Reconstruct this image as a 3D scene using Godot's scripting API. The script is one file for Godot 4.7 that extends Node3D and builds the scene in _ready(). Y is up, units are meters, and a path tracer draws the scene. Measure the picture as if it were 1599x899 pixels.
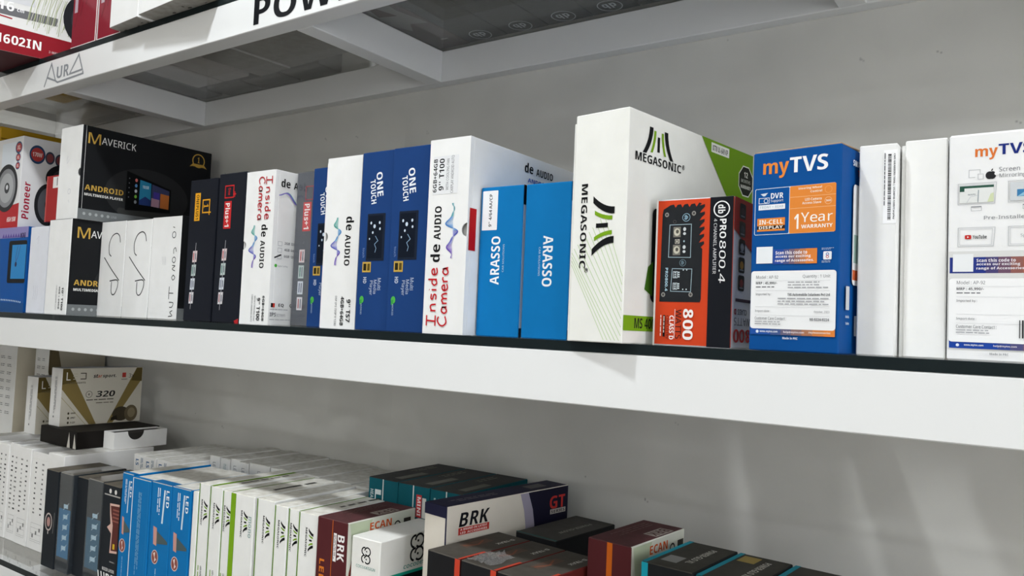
extends Node3D

const SANS := "Droid Sans"
const SERIF := "Droid Serif"
const NTH := ["first", "second", "third", "fourth", "fifth", "sixth", "seventh", "eighth", "ninth", "tenth", "eleventh", "twelfth", "thirteenth", "fourteenth"]
const BACK := 0.0            # the wall behind the shelves stands at z = 0
const FRONT := 0.3864        # front of the shelf fascias
var mats := {}
var taken := {}
var fonts := {}
var glyphs := {}
var grain: NoiseTexture2D
var dust_tex: NoiseTexture2D
var paper := Color("f1f1f0")
var ink := Color("17181a")


# A flat print on one face of a carton: every colour is one surface of one mesh.
class Print:
	var host: Node3D
	var box: Dictionary
	var o: Vector3
	var u: Vector3
	var v: Vector3
	var n: Vector3
	var w := 0.0
	var h := 0.0
	var tools := {}

	func at(p: Vector2) -> Vector3:
		return o + u * p.x + v * p.y + n * box.lift

	func tool(c: Color) -> SurfaceTool:
		box.lift += 0.000012
		if not tools.has(c):
			var st := SurfaceTool.new()
			st.begin(Mesh.PRIMITIVE_TRIANGLES)
			tools[c] = st
		return tools[c]

	func fan(st: SurfaceTool, pts: PackedVector2Array, tris: PackedInt32Array) -> void:
		for i in range(0, tris.size(), 3):
			var a := pts[tris[i]]
			var b := pts[tris[i + 1]]
			var c := pts[tris[i + 2]]
			var order := [a, b, c] if (b - a).cross(c - a) < 0.0 else [a, c, b]
			for p in order:
				st.set_normal(n)
				st.add_vertex(at(p))

	func poly(list: Array, c: Color) -> Print:
		var pts := PackedVector2Array()
		for p in list:
			pts.append(Vector2(p[0], p[1]) if p is Array else p)
		fan(tool(c), pts, Geometry2D.triangulate_polygon(pts))
		return self

	func rect(a: float, b: float, c2: float, d: float, c: Color, round_by := 0.0) -> Print:
		var x0 := minf(a, c2)
		var x1 := maxf(a, c2)
		var y0 := minf(b, d)
		var y1 := maxf(b, d)
		if round_by <= 0.0:
			return poly([[x0, y0], [x1, y0], [x1, y1], [x0, y1]], c)
		var r := minf(round_by, minf(x1 - x0, y1 - y0) * 0.5)
		var pts := []
		for k in 4:
			var cx: float = [x1 - r, x0 + r, x0 + r, x1 - r][k]
			var cy: float = [y1 - r, y1 - r, y0 + r, y0 + r][k]
			for i in 5:
				var ang := (k + i / 4.0) * PI / 2.0
				pts.append(Vector2(cx + r * cos(ang), cy + r * sin(ang)))
		return poly(pts, c)

	func ellipse(cx: float, cy: float, rx: float, ry: float, c: Color, count := 28) -> Print:
		var pts := []
		for i in count:
			var ang := TAU * i / count
			pts.append(Vector2(cx + rx * cos(ang), cy + ry * sin(ang)))
		return poly(pts, c)

	func ribbon(list: Array, width: float, c: Color, closed := false) -> Print:
		var st := tool(c)
		var pts := []
		for p in list:
			pts.append(Vector2(p[0], p[1]) if p is Array else p)
		var clean := []
		for q in pts:
			if clean.is_empty() or q.distance_to(clean[-1]) > 1e-6:
				clean.append(q)
		if closed and clean[0].distance_to(clean[-1]) < 1e-6:
			clean.pop_back()
		var loop: bool = closed or (clean.size() > 3 and clean[0].distance_to(clean[-1]) < 1e-5)
		if loop and not closed:
			clean.pop_back()
		var count := clean.size()
		if count < 2:
			return self
		var near := []
		var far := []
		for i in count:
			var here: Vector2 = clean[i]
			var before: Vector2 = clean[(i - 1 + count) % count] if loop or i > 0 else here
			var after: Vector2 = clean[(i + 1) % count] if loop or i < count - 1 else here
			var d0 := (here - before).normalized() if before != here else (after - here).normalized()
			var d1 := (after - here).normalized() if after != here else d0
			var side := (d0 + d1).normalized().orthogonal() if (d0 + d1).length() > 0.05 else d0.orthogonal()
			var reach := width * 0.5 / maxf(0.45, side.dot(d1.orthogonal()))
			near.append(here + side * reach)
			far.append(here - side * reach)
		for i in (count if loop else count - 1):
			var k := (i + 1) % count
			fan(st, PackedVector2Array([near[i], near[k], far[k], far[i]]), PackedInt32Array([0, 1, 2, 0, 2, 3]))
		return self

	# a smooth pen stroke through the points
	func pen(list: Array, width: float, c: Color) -> Print:
		var curve := Curve2D.new()
		var pts := []
		for p in list:
			pts.append(Vector2(p[0], p[1]))
		for i in pts.size():
			var before: Vector2 = pts[maxi(i - 1, 0)]
			var after: Vector2 = pts[mini(i + 1, pts.size() - 1)]
			var t := (after - before) / 6.0
			curve.add_point(pts[i], -t, t)
		curve.bake_interval = 0.0012
		return ribbon(Array(curve.get_baked_points()), width, c)

	func ring(cx: float, cy: float, r: float, width: float, c: Color, from := 0.0, to := TAU, squash := 1.0) -> Print:
		var pts := []
		for i in 29:
			var ang := lerpf(from, to, i / 28.0)
			pts.append(Vector2(cx + r * cos(ang), cy + r * squash * sin(ang)))
		return ribbon(pts, width, c)

	# words fitted to length x height about (cu, cv), turned by rot degrees
	func text(s: String, cu: float, cv: float, length: float, height: float, rot: float, c: Color, bold := true, slant := 0.0, serif := false) -> Print:
		var arrays: Array = host.glyph(s, bold, serif)
		var verts: PackedVector3Array = arrays[Mesh.ARRAY_VERTEX]
		var index: PackedInt32Array = arrays[Mesh.ARRAY_INDEX] if arrays[Mesh.ARRAY_INDEX] != null else PackedInt32Array()
		if verts.is_empty():
			return self
		var lo := Vector2(INF, INF)
		var hi := -lo
		for q in verts:
			lo = lo.min(Vector2(q.x, q.y))
			hi = hi.max(Vector2(q.x, q.y))
		var mid := (lo + hi) * 0.5
		var size := (hi - lo).max(Vector2(1e-6, 1e-6))
		var pts := PackedVector2Array()
		for q in verts:
			var p := Vector2((q.x - mid.x) / size.x * length, (q.y - mid.y) / size.y * height)
			p.x += p.y * slant
			pts.append(p.rotated(deg_to_rad(rot)) + Vector2(cu, cv))
		if index.is_empty():
			index = PackedInt32Array(range(pts.size()))
		fan(tool(c), pts, index)
		return self

	# rows of print too small to read
	func lines(a: float, b: float, c2: float, d: float, rows: int, c: Color, seed_by := 1, upright := false) -> Print:
		var rng := RandomNumberGenerator.new()
		rng.seed = seed_by
		var along := absf(d - b) if upright else absf(c2 - a)
		var across := absf(c2 - a) if upright else absf(d - b)
		var step := across / rows
		for k in rows:
			var s := 0.0
			var stop := along * rng.randf_range(0.72, 1.0)
			while s < stop:
				var e := minf(s + step * rng.randf_range(0.9, 3.4), stop)
				if upright:
					rect(minf(a, c2) + step * (k + 0.24), maxf(b, d) - s, minf(a, c2) + step * (k + 0.64), maxf(b, d) - e, c)
				else:
					rect(minf(a, c2) + s, maxf(b, d) - step * (k + 0.28), minf(a, c2) + e, maxf(b, d) - step * (k + 0.66), c)
				s = e + step * 0.42
		return self

	func done(called: String, label := "", under: Node3D = null) -> MeshInstance3D:
		var mesh := ArrayMesh.new()
		for c in tools:
			tools[c].commit(mesh)
			mesh.surface_set_material(mesh.get_surface_count() - 1, host.flat(c))
		var m := MeshInstance3D.new()
		m.mesh = mesh
		m.name = called
		if label:
			m.set_meta("label", label)
		(under if under else box.node).add_child(m, true)
		tools = {}
		return m


func glyph(s: String, bold: bool, serif: bool) -> Array:
	var key := "%s|%s|%s" % [s, bold, serif]
	if not glyphs.has(key):
		var fk := "%s%s" % [bold, serif]
		if not fonts.has(fk):
			var f := SystemFont.new()
			f.font_names = PackedStringArray([SERIF if serif else SANS])
			f.font_weight = 700 if bold else 400
			fonts[fk] = f
		var t := TextMesh.new()
		t.font = fonts[fk]
		t.text = s
		t.font_size = 32
		t.depth = 0.0
		t.curve_step = 2.0
		t.pixel_size = 0.01
		glyphs[key] = t.get_mesh_arrays()
	return glyphs[key]


func flat(c: Color, rough := 0.5) -> StandardMaterial3D:
	var key := "flat" + c.to_html() + str(rough)
	if not mats.has(key):
		var m := StandardMaterial3D.new()
		m.albedo_color = c
		m.roughness = rough
		m.metallic_specular = 0.2
		mats[key] = m
	return mats[key]


# coated cardboard with a faint grain
func card(c: Color, rough := 0.55) -> StandardMaterial3D:
	var key := "card" + c.to_html() + str(rough)
	if not mats.has(key):
		var m := StandardMaterial3D.new()
		m.albedo_color = c
		m.roughness = rough
		m.metallic_specular = 0.2
		m.albedo_texture = grain
		m.uv1_triplanar = true
		m.uv1_scale = Vector3.ONE * 4.0
		mats[key] = m
	return mats[key]


# card with a film of settled dust in patches
func dusty(c: Color) -> StandardMaterial3D:
	var key := "dusty" + c.to_html()
	if not mats.has(key):
		var m := StandardMaterial3D.new()
		m.albedo_color = c
		m.roughness = 0.75
		m.albedo_texture = dust_tex
		m.uv1_triplanar = true
		m.uv1_world_triplanar = true
		m.uv1_scale = Vector3.ONE * 3.0
		mats[key] = m
	return mats[key]


func numbered(called: String) -> String:
	var k: int = taken.get(called, 0)
	taken[called] = k + 1
	return called if k == 0 else "%s_%03d" % [called, k]


func tag(o: Node3D, label: String, category: String, group := "", kind := "") -> Node3D:
	o.set_meta("label", label)
	o.set_meta("category", category)
	if group:
		o.set_meta("group", group)
	if kind:
		o.set_meta("kind", kind)
	return o


func face4(st: SurfaceTool, a: Vector3, b: Vector3, c: Vector3, d: Vector3, out: Vector3) -> void:
	var nn := (b - a).cross(c - a)
	var list := [a, b, c, a, c, d]
	if nn.dot(out) > 0.0:
		list = [a, c, b, a, d, c]
	for p in list:
		st.set_normal(out.normalized())
		st.add_vertex(p)


# A box with chamfered edges; side_mats: F R B L T D, one material each. Origin at the middle of its base.
func chamfered(w: float, h: float, d: float, c: float, side_mats: Dictionary) -> ArrayMesh:
	var sts := {}
	for k in ["F", "R", "B", "L", "T", "D"]:
		var m = side_mats.get(k, side_mats.get("*"))
		if not sts.has(m):
			var st := SurfaceTool.new()
			st.begin(Mesh.PRIMITIVE_TRIANGLES)
			sts[m] = st
	var pick := func(axis: int, s: int) -> SurfaceTool:
		var k: String = [["L", "R"], ["D", "T"], ["B", "F"]][axis][0 if s < 0 else 1]
		return sts[side_mats.get(k, side_mats.get("*"))]
	var half := Vector3(w, h, d) * 0.5
	var pt := func(sx: int, sy: int, sz: int, axis: int) -> Vector3:
		var p := Vector3(sx * (half.x - c), sy * (half.y - c), sz * (half.z - c))
		p[axis] = [sx, sy, sz][axis] * half[axis]
		return p + Vector3(0, half.y, 0)
	for axis in 3:
		var b := (axis + 1) % 3
		var e := (axis + 2) % 3
		for s in [-1, 1]:
			var quad := []
			for q in [[-1, -1], [1, -1], [1, 1], [-1, 1]]:
				var sg := [0, 0, 0]
				sg[axis] = s
				sg[b] = q[0]
				sg[e] = q[1]
				quad.append(pt.call(sg[0], sg[1], sg[2], axis))
			var out := Vector3.ZERO
			out[axis] = s
			face4(pick.call(axis, s), quad[0], quad[1], quad[2], quad[3], out)
		# edges between face axis and face b, running along e
		for s in [-1, 1]:
			for t in [-1, 1]:
				var ends := []
				for q in [[-1, axis], [1, axis], [1, b], [-1, b]]:
					var sg := [0, 0, 0]
					sg[axis] = s
					sg[b] = t
					sg[e] = q[0]
					ends.append(pt.call(sg[0], sg[1], sg[2], q[1]))
				var out := Vector3.ZERO
				out[axis] = s
				out[b] = t
				face4(pick.call(axis, s), ends[0], ends[1], ends[2], ends[3], out)
	for sx in [-1, 1]:
		for sy in [-1, 1]:
			for sz in [-1, 1]:
				var st: SurfaceTool = pick.call(2, sz)
				var tri := [pt.call(sx, sy, sz, 0), pt.call(sx, sy, sz, 1), pt.call(sx, sy, sz, 2)]
				var out := Vector3(sx, sy, sz)
				if (tri[1] - tri[0]).cross(tri[2] - tri[0]).dot(out) > 0.0:
					tri = [tri[0], tri[2], tri[1]]
				for p in tri:
					st.set_normal(out.normalized())
					st.add_vertex(p)
	var mesh := ArrayMesh.new()
	for m in sts:
		sts[m].commit(mesh)
		mesh.surface_set_material(mesh.get_surface_count() - 1, m)
	return mesh


func part(called: String, mesh: Mesh, parent: Node3D, at := Vector3.ZERO) -> MeshInstance3D:
	var m := MeshInstance3D.new()
	m.name = called
	m.mesh = mesh
	m.position = at
	parent.add_child(m, true)
	return m


# a block from corner to corner, as a part or (parent = self) a piece of the setting
func block(called: String, lo: Vector3, hi: Vector3, m: Material, parent: Node3D, c := 0.0008) -> MeshInstance3D:
	var s := hi - lo
	return part(called, chamfered(s.x, s.y, s.z, minf(c, s[s.min_axis_index()] * 0.3), {"*": m}), parent, Vector3((lo.x + hi.x) * 0.5, lo.y, (lo.z + hi.z) * 0.5))


# A carton whose lower front corner on the side of smaller x is at (x, y, z).
func carton(called: String, label: String, group: String, x: float, y: float, z: float, yaw: float, w: float, h: float, d: float, side_mats: Dictionary, category := "box", edge := 0.0011) -> Dictionary:
	var root := Node3D.new()
	root.name = numbered(called)
	add_child(root)
	var a := deg_to_rad(yaw)
	var r := Vector3(cos(a), 0, -sin(a))
	var nn := Vector3(sin(a), 0, cos(a))
	root.position = Vector3(x, y, z) + r * w * 0.5 - nn * d * 0.5
	root.rotation.y = a
	tag(root, label, category, group)
	part("carton_body", chamfered(w, h, d, edge, side_mats), root)
	return {"node": root, "w": w, "h": h, "d": d, "lift": 0.00022, "mats": side_mats}


func on(b: Dictionary, side: String) -> Print:
	var p := Print.new()
	p.host = self
	p.box = b
	var w: float = b.w
	var h: float = b.h
	var d: float = b.d
	match side:
		"F":
			p.o = Vector3(-w / 2, 0, d / 2); p.u = Vector3.RIGHT; p.v = Vector3.UP; p.n = Vector3.BACK; p.w = w; p.h = h
		"R":
			p.o = Vector3(w / 2, 0, d / 2); p.u = Vector3.FORWARD; p.v = Vector3.UP; p.n = Vector3.RIGHT; p.w = d; p.h = h
		"T":
			p.o = Vector3(-w / 2, h, d / 2); p.u = Vector3.RIGHT; p.v = Vector3.FORWARD; p.n = Vector3.UP; p.w = w; p.h = d
		"D":
			p.o = Vector3(-w / 2, 0, -d / 2); p.u = Vector3.RIGHT; p.v = Vector3.BACK; p.n = Vector3.DOWN; p.w = w; p.h = d
	return p


# an outline in the x-y plane given a thickness along -z
func slab(list: Array, thick: float, m: Material) -> ArrayMesh:
	var pts := PackedVector2Array(list)
	if Geometry2D.is_polygon_clockwise(pts):
		pts.reverse()
	var st := SurfaceTool.new()
	st.begin(Mesh.PRIMITIVE_TRIANGLES)
	var tris := Geometry2D.triangulate_polygon(pts)
	for i in range(0, tris.size(), 3):
		for s in [0, 1]:
			var q := [pts[tris[i]], pts[tris[i + 1]], pts[tris[i + 2]]]
			var ccw: bool = (q[1] - q[0]).cross(q[2] - q[0]) > 0.0
			if ccw == (s == 0):
				q.reverse()
			for p in q:
				st.set_normal(Vector3(0, 0, 1 - 2 * s))
				st.add_vertex(Vector3(p.x, p.y, -thick * s))
	for i in pts.size():
		var p := pts[i]
		var q := pts[(i + 1) % pts.size()]
		var o := (q - p).orthogonal() * -1.0
		face4(st, Vector3(p.x, p.y, 0), Vector3(q.x, q.y, 0), Vector3(q.x, q.y, -thick), Vector3(p.x, p.y, -thick), Vector3(-o.x, -o.y, 0))
	st.set_material(m)
	return st.commit()


func shell(b: Dictionary, side: String) -> Material:
	return b.mats.get(side, b.mats.get("*"))


# a half-round thumb hole cut in the end panel of a carton, with the hollow between panel and inner flap behind it
func notch(b: Dictionary, at_right: bool, y: float, r: float) -> void:
	var w: float = b.w
	var h: float = b.h
	var d: float = b.d
	var deep := 0.008
	var t := 0.001
	var body: MeshInstance3D = b.node.get_node("carton_body")
	body.mesh = chamfered(w, h, d - deep, 0.0006, b.mats)
	body.position.z = -deep * 0.5
	var pts := []
	var edge := w * 0.5 if at_right else -w * 0.5
	for i in 15:
		var ang := -PI / 2 + PI * i / 14.0
		pts.append(Vector2(edge + (-1.0 if at_right else 1.0) * r * cos(ang), y + r * sin(ang)))
	pts.append_array([Vector2(edge, h), Vector2(-edge, h), Vector2(-edge, 0), Vector2(edge, 0)])
	part("end_panel", slab(pts, t, shell(b, "F")), b.node, Vector3(0, 0, d / 2))
	var z0 := d / 2 - deep
	var z1 := d / 2 - t
	block("panel_return", Vector3(-w / 2, 0, z0), Vector3(-w / 2 + t, h, z1), shell(b, "L"), b.node, 0.0001)
	block("panel_return", Vector3(w / 2 - t, 0, z0), Vector3(w / 2, h, z1), shell(b, "R"), b.node, 0.0001)
	block("panel_return", Vector3(-w / 2 + t, h - t, z0), Vector3(w / 2 - t, h, z1), shell(b, "T"), b.node, 0.0001)
	block("panel_return", Vector3(-w / 2 + t, 0, z0), Vector3(w / 2 - t, t, z1), shell(b, "D"), b.node, 0.0001)


# a carton left open: its walls stand above what fills it
func open_top(b: Dictionary, drop: float) -> void:
	var w: float = b.w
	var h: float = b.h
	var d: float = b.d
	var t := 0.0014
	var body: MeshInstance3D = b.node.get_node("carton_body")
	body.mesh = chamfered(w, h - drop, d, 0.0005, b.mats)
	var y0 := h - drop
	var m: Material = shell(b, "F")
	block("open_edge", Vector3(-w / 2, y0, d / 2 - t), Vector3(w / 2, h, d / 2), m, b.node, 0.0002)
	block("open_edge", Vector3(-w / 2, y0, -d / 2), Vector3(w / 2, h, -d / 2 + t), m, b.node, 0.0002)
	block("open_edge", Vector3(-w / 2, y0, -d / 2 + t), Vector3(-w / 2 + t, h, d / 2 - t), m, b.node, 0.0002)
	block("open_edge", Vector3(w / 2 - t, y0, -d / 2 + t), Vector3(w / 2, h, d / 2 - t), m, b.node, 0.0002)


func film(b: Dictionary, lo := Vector3.ZERO, grow := 0.0012) -> void:
	var m: StandardMaterial3D = mats.get("film")
	if m == null:
		m = StandardMaterial3D.new()
		m.albedo_color = Color(0.62, 0.64, 0.66, 0.025)
		m.transparency = BaseMaterial3D.TRANSPARENCY_ALPHA
		m.roughness = 0.12
		mats["film"] = m
	var f := part("shrink_film", chamfered(b.w + grow * 2, b.h + grow, b.d + grow * 2, 0.002, {"*": m}), b.node, lo)
	f.set_meta("label", "clear shiny shrink film")


func _ready() -> void:
	var cam := Camera3D.new()
	cam.name = "camera"
	cam.position = Vector3(0.0, 0.0132, 1.1864)
	cam.rotation = Vector3(0.04929, 0.60924, 0.04139)
	cam.fov = 39.93
	cam.near = 0.02
	add_child(cam)
	cam.current = true
	var env := Environment.new()
	env.background_mode = Environment.BG_COLOR
	env.background_color = Color(0.97, 0.98, 1.0)      # overcast daylight outside the added window
	env.background_energy_multiplier = 10.0
	env.tonemap_mode = Environment.TONE_MAPPER_LINEAR
	env.tonemap_exposure = 0.43
	env.sdfgi_enabled = true
	env.ssao_enabled = true
	env.ssil_enabled = true
	var we := WorldEnvironment.new()
	we.name = "world_environment"
	we.environment = env
	add_child(we)
	make_textures()
	make_room()
	make_downlights()
	make_shelves()
	fill_upper_shelf()
	fill_middle_shelf()
	fill_lower_shelf()


func make_textures() -> void:
	var n := FastNoiseLite.new()
	n.seed = 3
	n.frequency = 0.02
	n.fractal_octaves = 4
	grain = NoiseTexture2D.new()
	grain.noise = n
	grain.width = 256
	grain.height = 256
	grain.seamless = true
	var g := Gradient.new()
	g.set_color(0, Color(0.978, 0.978, 0.975))
	g.set_color(1, Color(1, 1, 1))
	grain.color_ramp = g
	var n2 := FastNoiseLite.new()
	n2.seed = 11
	n2.frequency = 0.03
	n2.fractal_octaves = 5
	dust_tex = NoiseTexture2D.new()
	dust_tex.noise = n2
	dust_tex.width = 512
	dust_tex.height = 512
	dust_tex.seamless = true
	var g2 := Gradient.new()
	g2.set_color(0, Color(0.84, 0.83, 0.80))
	g2.set_color(1, Color(1, 1, 1))
	dust_tex.color_ramp = g2


func laminate(c: Color, specks: bool) -> StandardMaterial3D:
	var key := "laminate%s%s" % [c.to_html(), specks]
	if mats.has(key):
		return mats[key]
	var m := StandardMaterial3D.new()
	m.albedo_color = c
	m.roughness = 0.34
	if specks:
		var rng := RandomNumberGenerator.new()
		rng.seed = 21
		var noise := FastNoiseLite.new()
		noise.seed = 5
		noise.frequency = 0.011
		noise.fractal_octaves = 3
		var im := Image.create(512, 512, false, Image.FORMAT_RGB8)
		for y in 512:
			for x in 512:
				var f := 0.965 + 0.035 * noise.get_noise_2d(x, y)
				im.set_pixel(x, y, Color(f, f, f * 0.995))
		for k in 30:
			var cx := rng.randi_range(3, 508)
			var cy := rng.randi_range(3, 508)
			var dark := rng.randf_range(0.66, 0.9)
			for q in rng.randi_range(1, 4):
				var px := Vector2i(cx + rng.randi_range(-1, 1), cy + rng.randi_range(-1, 1))
				im.set_pixelv(px, Color(dark, dark, dark))
		m.albedo_texture = ImageTexture.create_from_image(im)
		m.uv1_triplanar = true
		m.uv1_world_triplanar = true
		m.uv1_scale = Vector3.ONE * 0.9
	mats[key] = m
	return m


func make_room() -> void:
	var wall := laminate(Color("dbdad6"), true)
	var plaster := flat(Color("dedbd4"), 0.8)
	var tile := flat(Color("8a8378"), 0.3)
	var lo := Vector3(-4.0, -1.36, 0.0)
	var hi := Vector3(2.4, 1.62, 4.2)
	var t := 0.12
	for q in [
		["wall_back", Vector3(lo.x - t, lo.y - t, -t), Vector3(hi.x + t, hi.y + t, 0.0), wall],
		["wall_front", Vector3(lo.x - t, lo.y - t, hi.z), Vector3(hi.x + t, hi.y + t, hi.z + t), plaster],
		["wall_left", Vector3(lo.x - t, lo.y - t, 0.0), Vector3(lo.x, hi.y + t, hi.z), plaster],
		["wall_right", Vector3(hi.x, lo.y - t, 0.0), Vector3(hi.x + t, hi.y + t, 0.8), plaster],
		["wall_right", Vector3(hi.x, lo.y - t, 3.2), Vector3(hi.x + t, hi.y + t, hi.z), plaster],
		["wall_right", Vector3(hi.x, 0.95, 0.8), Vector3(hi.x + t, hi.y + t, 3.2), plaster],
		["wall_right", Vector3(hi.x, lo.y - t, 0.8), Vector3(hi.x + t, -1.2, 3.2), plaster],
		["floor", Vector3(lo.x, lo.y - t, 0.0), Vector3(hi.x, lo.y, hi.z), tile],
		["ceiling", Vector3(lo.x, hi.y, 0.0), Vector3(hi.x, hi.y + t, hi.z), plaster],
	]:
		var m := block(numbered(q[0]), q[1], q[2], q[3], self)
		m.set_meta("kind", "structure")
	# an unseen shop window, added to send daylight along the ribs and shelves
	var win := Node3D.new()
	win.name = "added_window_1"
	add_child(win)
	win.position = Vector3(hi.x + 0.06, -1.2, 2.0)
	win.set_meta("kind", "structure")
	var alu := flat(Color("b9bbbd"), 0.4)
	for z in [-1.175, 0.0, 1.175]:
		block("added_window_frame", Vector3(-0.025, 0.0, z - 0.025), Vector3(0.025, 2.15, z + 0.025), alu, win)
	for yy in [0.0, 2.1]:
		block("added_window_frame", Vector3(-0.024, yy, -1.2), Vector3(0.024, yy + 0.05, 1.2), alu, win)
	var pane := StandardMaterial3D.new()
	pane.albedo_color = Color(0.9, 0.95, 0.93, 0.06)
	pane.transparency = BaseMaterial3D.TRANSPARENCY_ALPHA
	pane.roughness = 0.02
	for z in [-0.5875, 0.5875]:
		block("pane", Vector3(-0.003, 0.05, z - 0.5625), Vector3(0.003, 2.1, z + 0.5625), pane, win)


func make_downlights() -> void:
	# the strong round lamp in front of the shelves, others further along and a second row behind it
	var spots := [
		[Vector3(-0.78, 1.62, 1.02), 7.0, "bright round ceiling downlight in front of the shelves"],
		[Vector3(-3.3, 1.62, 1.02), 4.0, "round ceiling downlight in front of the shelf end"],
		[Vector3(1.75, 1.62, 1.02), 3.5, "round ceiling downlight beyond the camera"],
		[Vector3(-2.2, 1.62, 2.75), 2.5, "round ceiling downlight over the aisle, toward the shelf end"],
		[Vector3(0.4, 1.62, 2.75), 4.5, "round ceiling downlight over the aisle behind the camera"],
		[Vector3(-0.9, 1.62, 3.85), 3.5, "unseen round downlight added along the far wall to brighten the shelf fronts"],  # this lamp and the next are added fill for the upper fascia
		[Vector3(1.5, 1.62, 3.85), 4.0, "unseen round downlight added in the corner to brighten the shelf fronts"],
	]
	var glow := StandardMaterial3D.new()
	glow.albedo_color = Color.WHITE
	glow.emission_enabled = true
	glow.emission = Color(0.965, 0.985, 1.0)
	glow.emission_energy_multiplier = 3.0
	for s in spots:
		var root := Node3D.new()
		root.name = numbered("ceiling_downlight")
		add_child(root)
		root.position = s[0]
		tag(root, s[2], "lamp", "ceiling downlights")
		var rim := CylinderMesh.new()
		rim.top_radius = 0.105
		rim.bottom_radius = 0.098
		rim.height = 0.014
		rim.material = flat(Color("f0f0ee"), 0.4)
		part("rim", rim, root, Vector3(0, -0.007, 0))
		var disc := CylinderMesh.new()
		disc.top_radius = 0.085
		disc.bottom_radius = 0.085
		disc.height = 0.003
		disc.material = glow
		part("diffuser", disc, root, Vector3(0, -0.0155, 0))
		var l := SpotLight3D.new()
		l.name = "lamp_light"
		l.light_color = Color(0.965, 0.985, 1.0)
		l.light_energy = s[1]
		l.light_size = 0.075
		l.spot_range = 12.0
		l.spot_attenuation = 2.0
		l.spot_angle = 82.0
		l.spot_angle_attenuation = 0.6
		l.shadow_enabled = true
		l.rotation_degrees = Vector3(-90, 0, 0)
		l.position = Vector3(0, -0.03, 0)
		root.add_child(l)


# One shelf: a white frame (fascia, back rail, cross ribs) and the glass plate lying on it.
func make_shelf(top: float, frame_label: String, glass_label: String) -> Node3D:
	var white := laminate(Color("ebecec"), false)
	var x0 := -3.2
	var x1 := 1.4
	var fr := top - 0.0118
	var lo := fr - 0.0612
	var root := Node3D.new()
	root.name = numbered("shelf_frame")
	add_child(root)
	tag(root, frame_label, "shelf", "white display shelf frames")
	block("fascia", Vector3(x0, lo, FRONT - 0.0352), Vector3(x1, fr, FRONT), white, root, 0.0012)
	block("back_rail", Vector3(x0, lo, 0.0), Vector3(x1, fr, 0.0264), white, root, 0.0012)
	var x := -2.5745
	while x < x1 - 0.1:
		block("rib", Vector3(x, lo, 0.0264), Vector3(x + 0.0375, fr, FRONT - 0.0352), white, root, 0.0012)
		x += 0.77
	var glass := Node3D.new()
	glass.name = numbered("glass_shelf_plate")
	add_child(glass)
	tag(glass, glass_label, "glass", "glass shelf plates")
	var gm: StandardMaterial3D = mats.get("glass")
	if gm == null:
		gm = StandardMaterial3D.new()
		gm.albedo_color = Color(0.14, 0.22, 0.2, 0.1)
		gm.transparency = BaseMaterial3D.TRANSPARENCY_ALPHA
		gm.roughness = 0.04
		mats["glass"] = gm
	block("pane", Vector3(x0, fr + 0.0001, 0.001), Vector3(x1, top, FRONT - 0.0012), gm, glass, 0.0008)
	block("front_edge", Vector3(x0, fr + 0.0001, FRONT - 0.0012), Vector3(x1, top, FRONT), flat(Color("1c2426"), 0.2), glass, 0.0004).set_meta("label", "dark opaque strip along the front glass edge")  # opaque strip, its dark colour stands for internal reflection in the glass
	return root


func make_shelves() -> void:
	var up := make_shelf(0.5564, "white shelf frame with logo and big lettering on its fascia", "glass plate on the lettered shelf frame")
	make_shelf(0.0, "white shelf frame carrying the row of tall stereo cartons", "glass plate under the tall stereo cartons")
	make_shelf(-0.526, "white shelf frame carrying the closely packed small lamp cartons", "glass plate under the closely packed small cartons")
	# lettering on the fascia of the lettered shelf
	var b := {"node": up, "w": 1.0, "h": 0.0612, "d": 0.0, "lift": 0.0003}
	var p := on(b, "F")
	p.o = Vector3(-1.818, 0.4834, FRONT)
	var grey := Color("8e9196")
	p.ribbon([[0.004, 0.006], [0.031, 0.053], [0.053, 0.013], [0.017, 0.0245]], 0.0042, grey)
	p.ribbon([[0.053, 0.013], [0.062, 0.0085], [0.168, 0.012], [0.166, 0.018]], 0.004, grey)
	p.text("UR", 0.0825, 0.0295, 0.052, 0.0255, 0, grey)
	p.ribbon([[0.112, 0.019], [0.146, 0.055], [0.164, 0.021], [0.112, 0.019]], 0.0042, grey)
	p.done("fascia_logo", "grey outlined letters on the white fascia")
	var q := on(b, "F")
	q.o = Vector3(-1.100, 0.4905, FRONT)
	q.text("POWER", 0.150, 0.0245, 0.300, 0.046, 0, Color("15171b"))
	q.done("fascia_lettering", "large black capital letters on the white fascia")


func db_mark(p: Print, x: float, y: float, r: float, rot: float, c: Color, ringw := 0.0) -> void:
	p.ring(x, y, r, r * 0.12 if ringw == 0.0 else ringw, c)
	p.text("db", x, y + (0.0 if rot != 0.0 else r * 0.05), r * 1.15, r * 0.95, rot, c)


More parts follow.
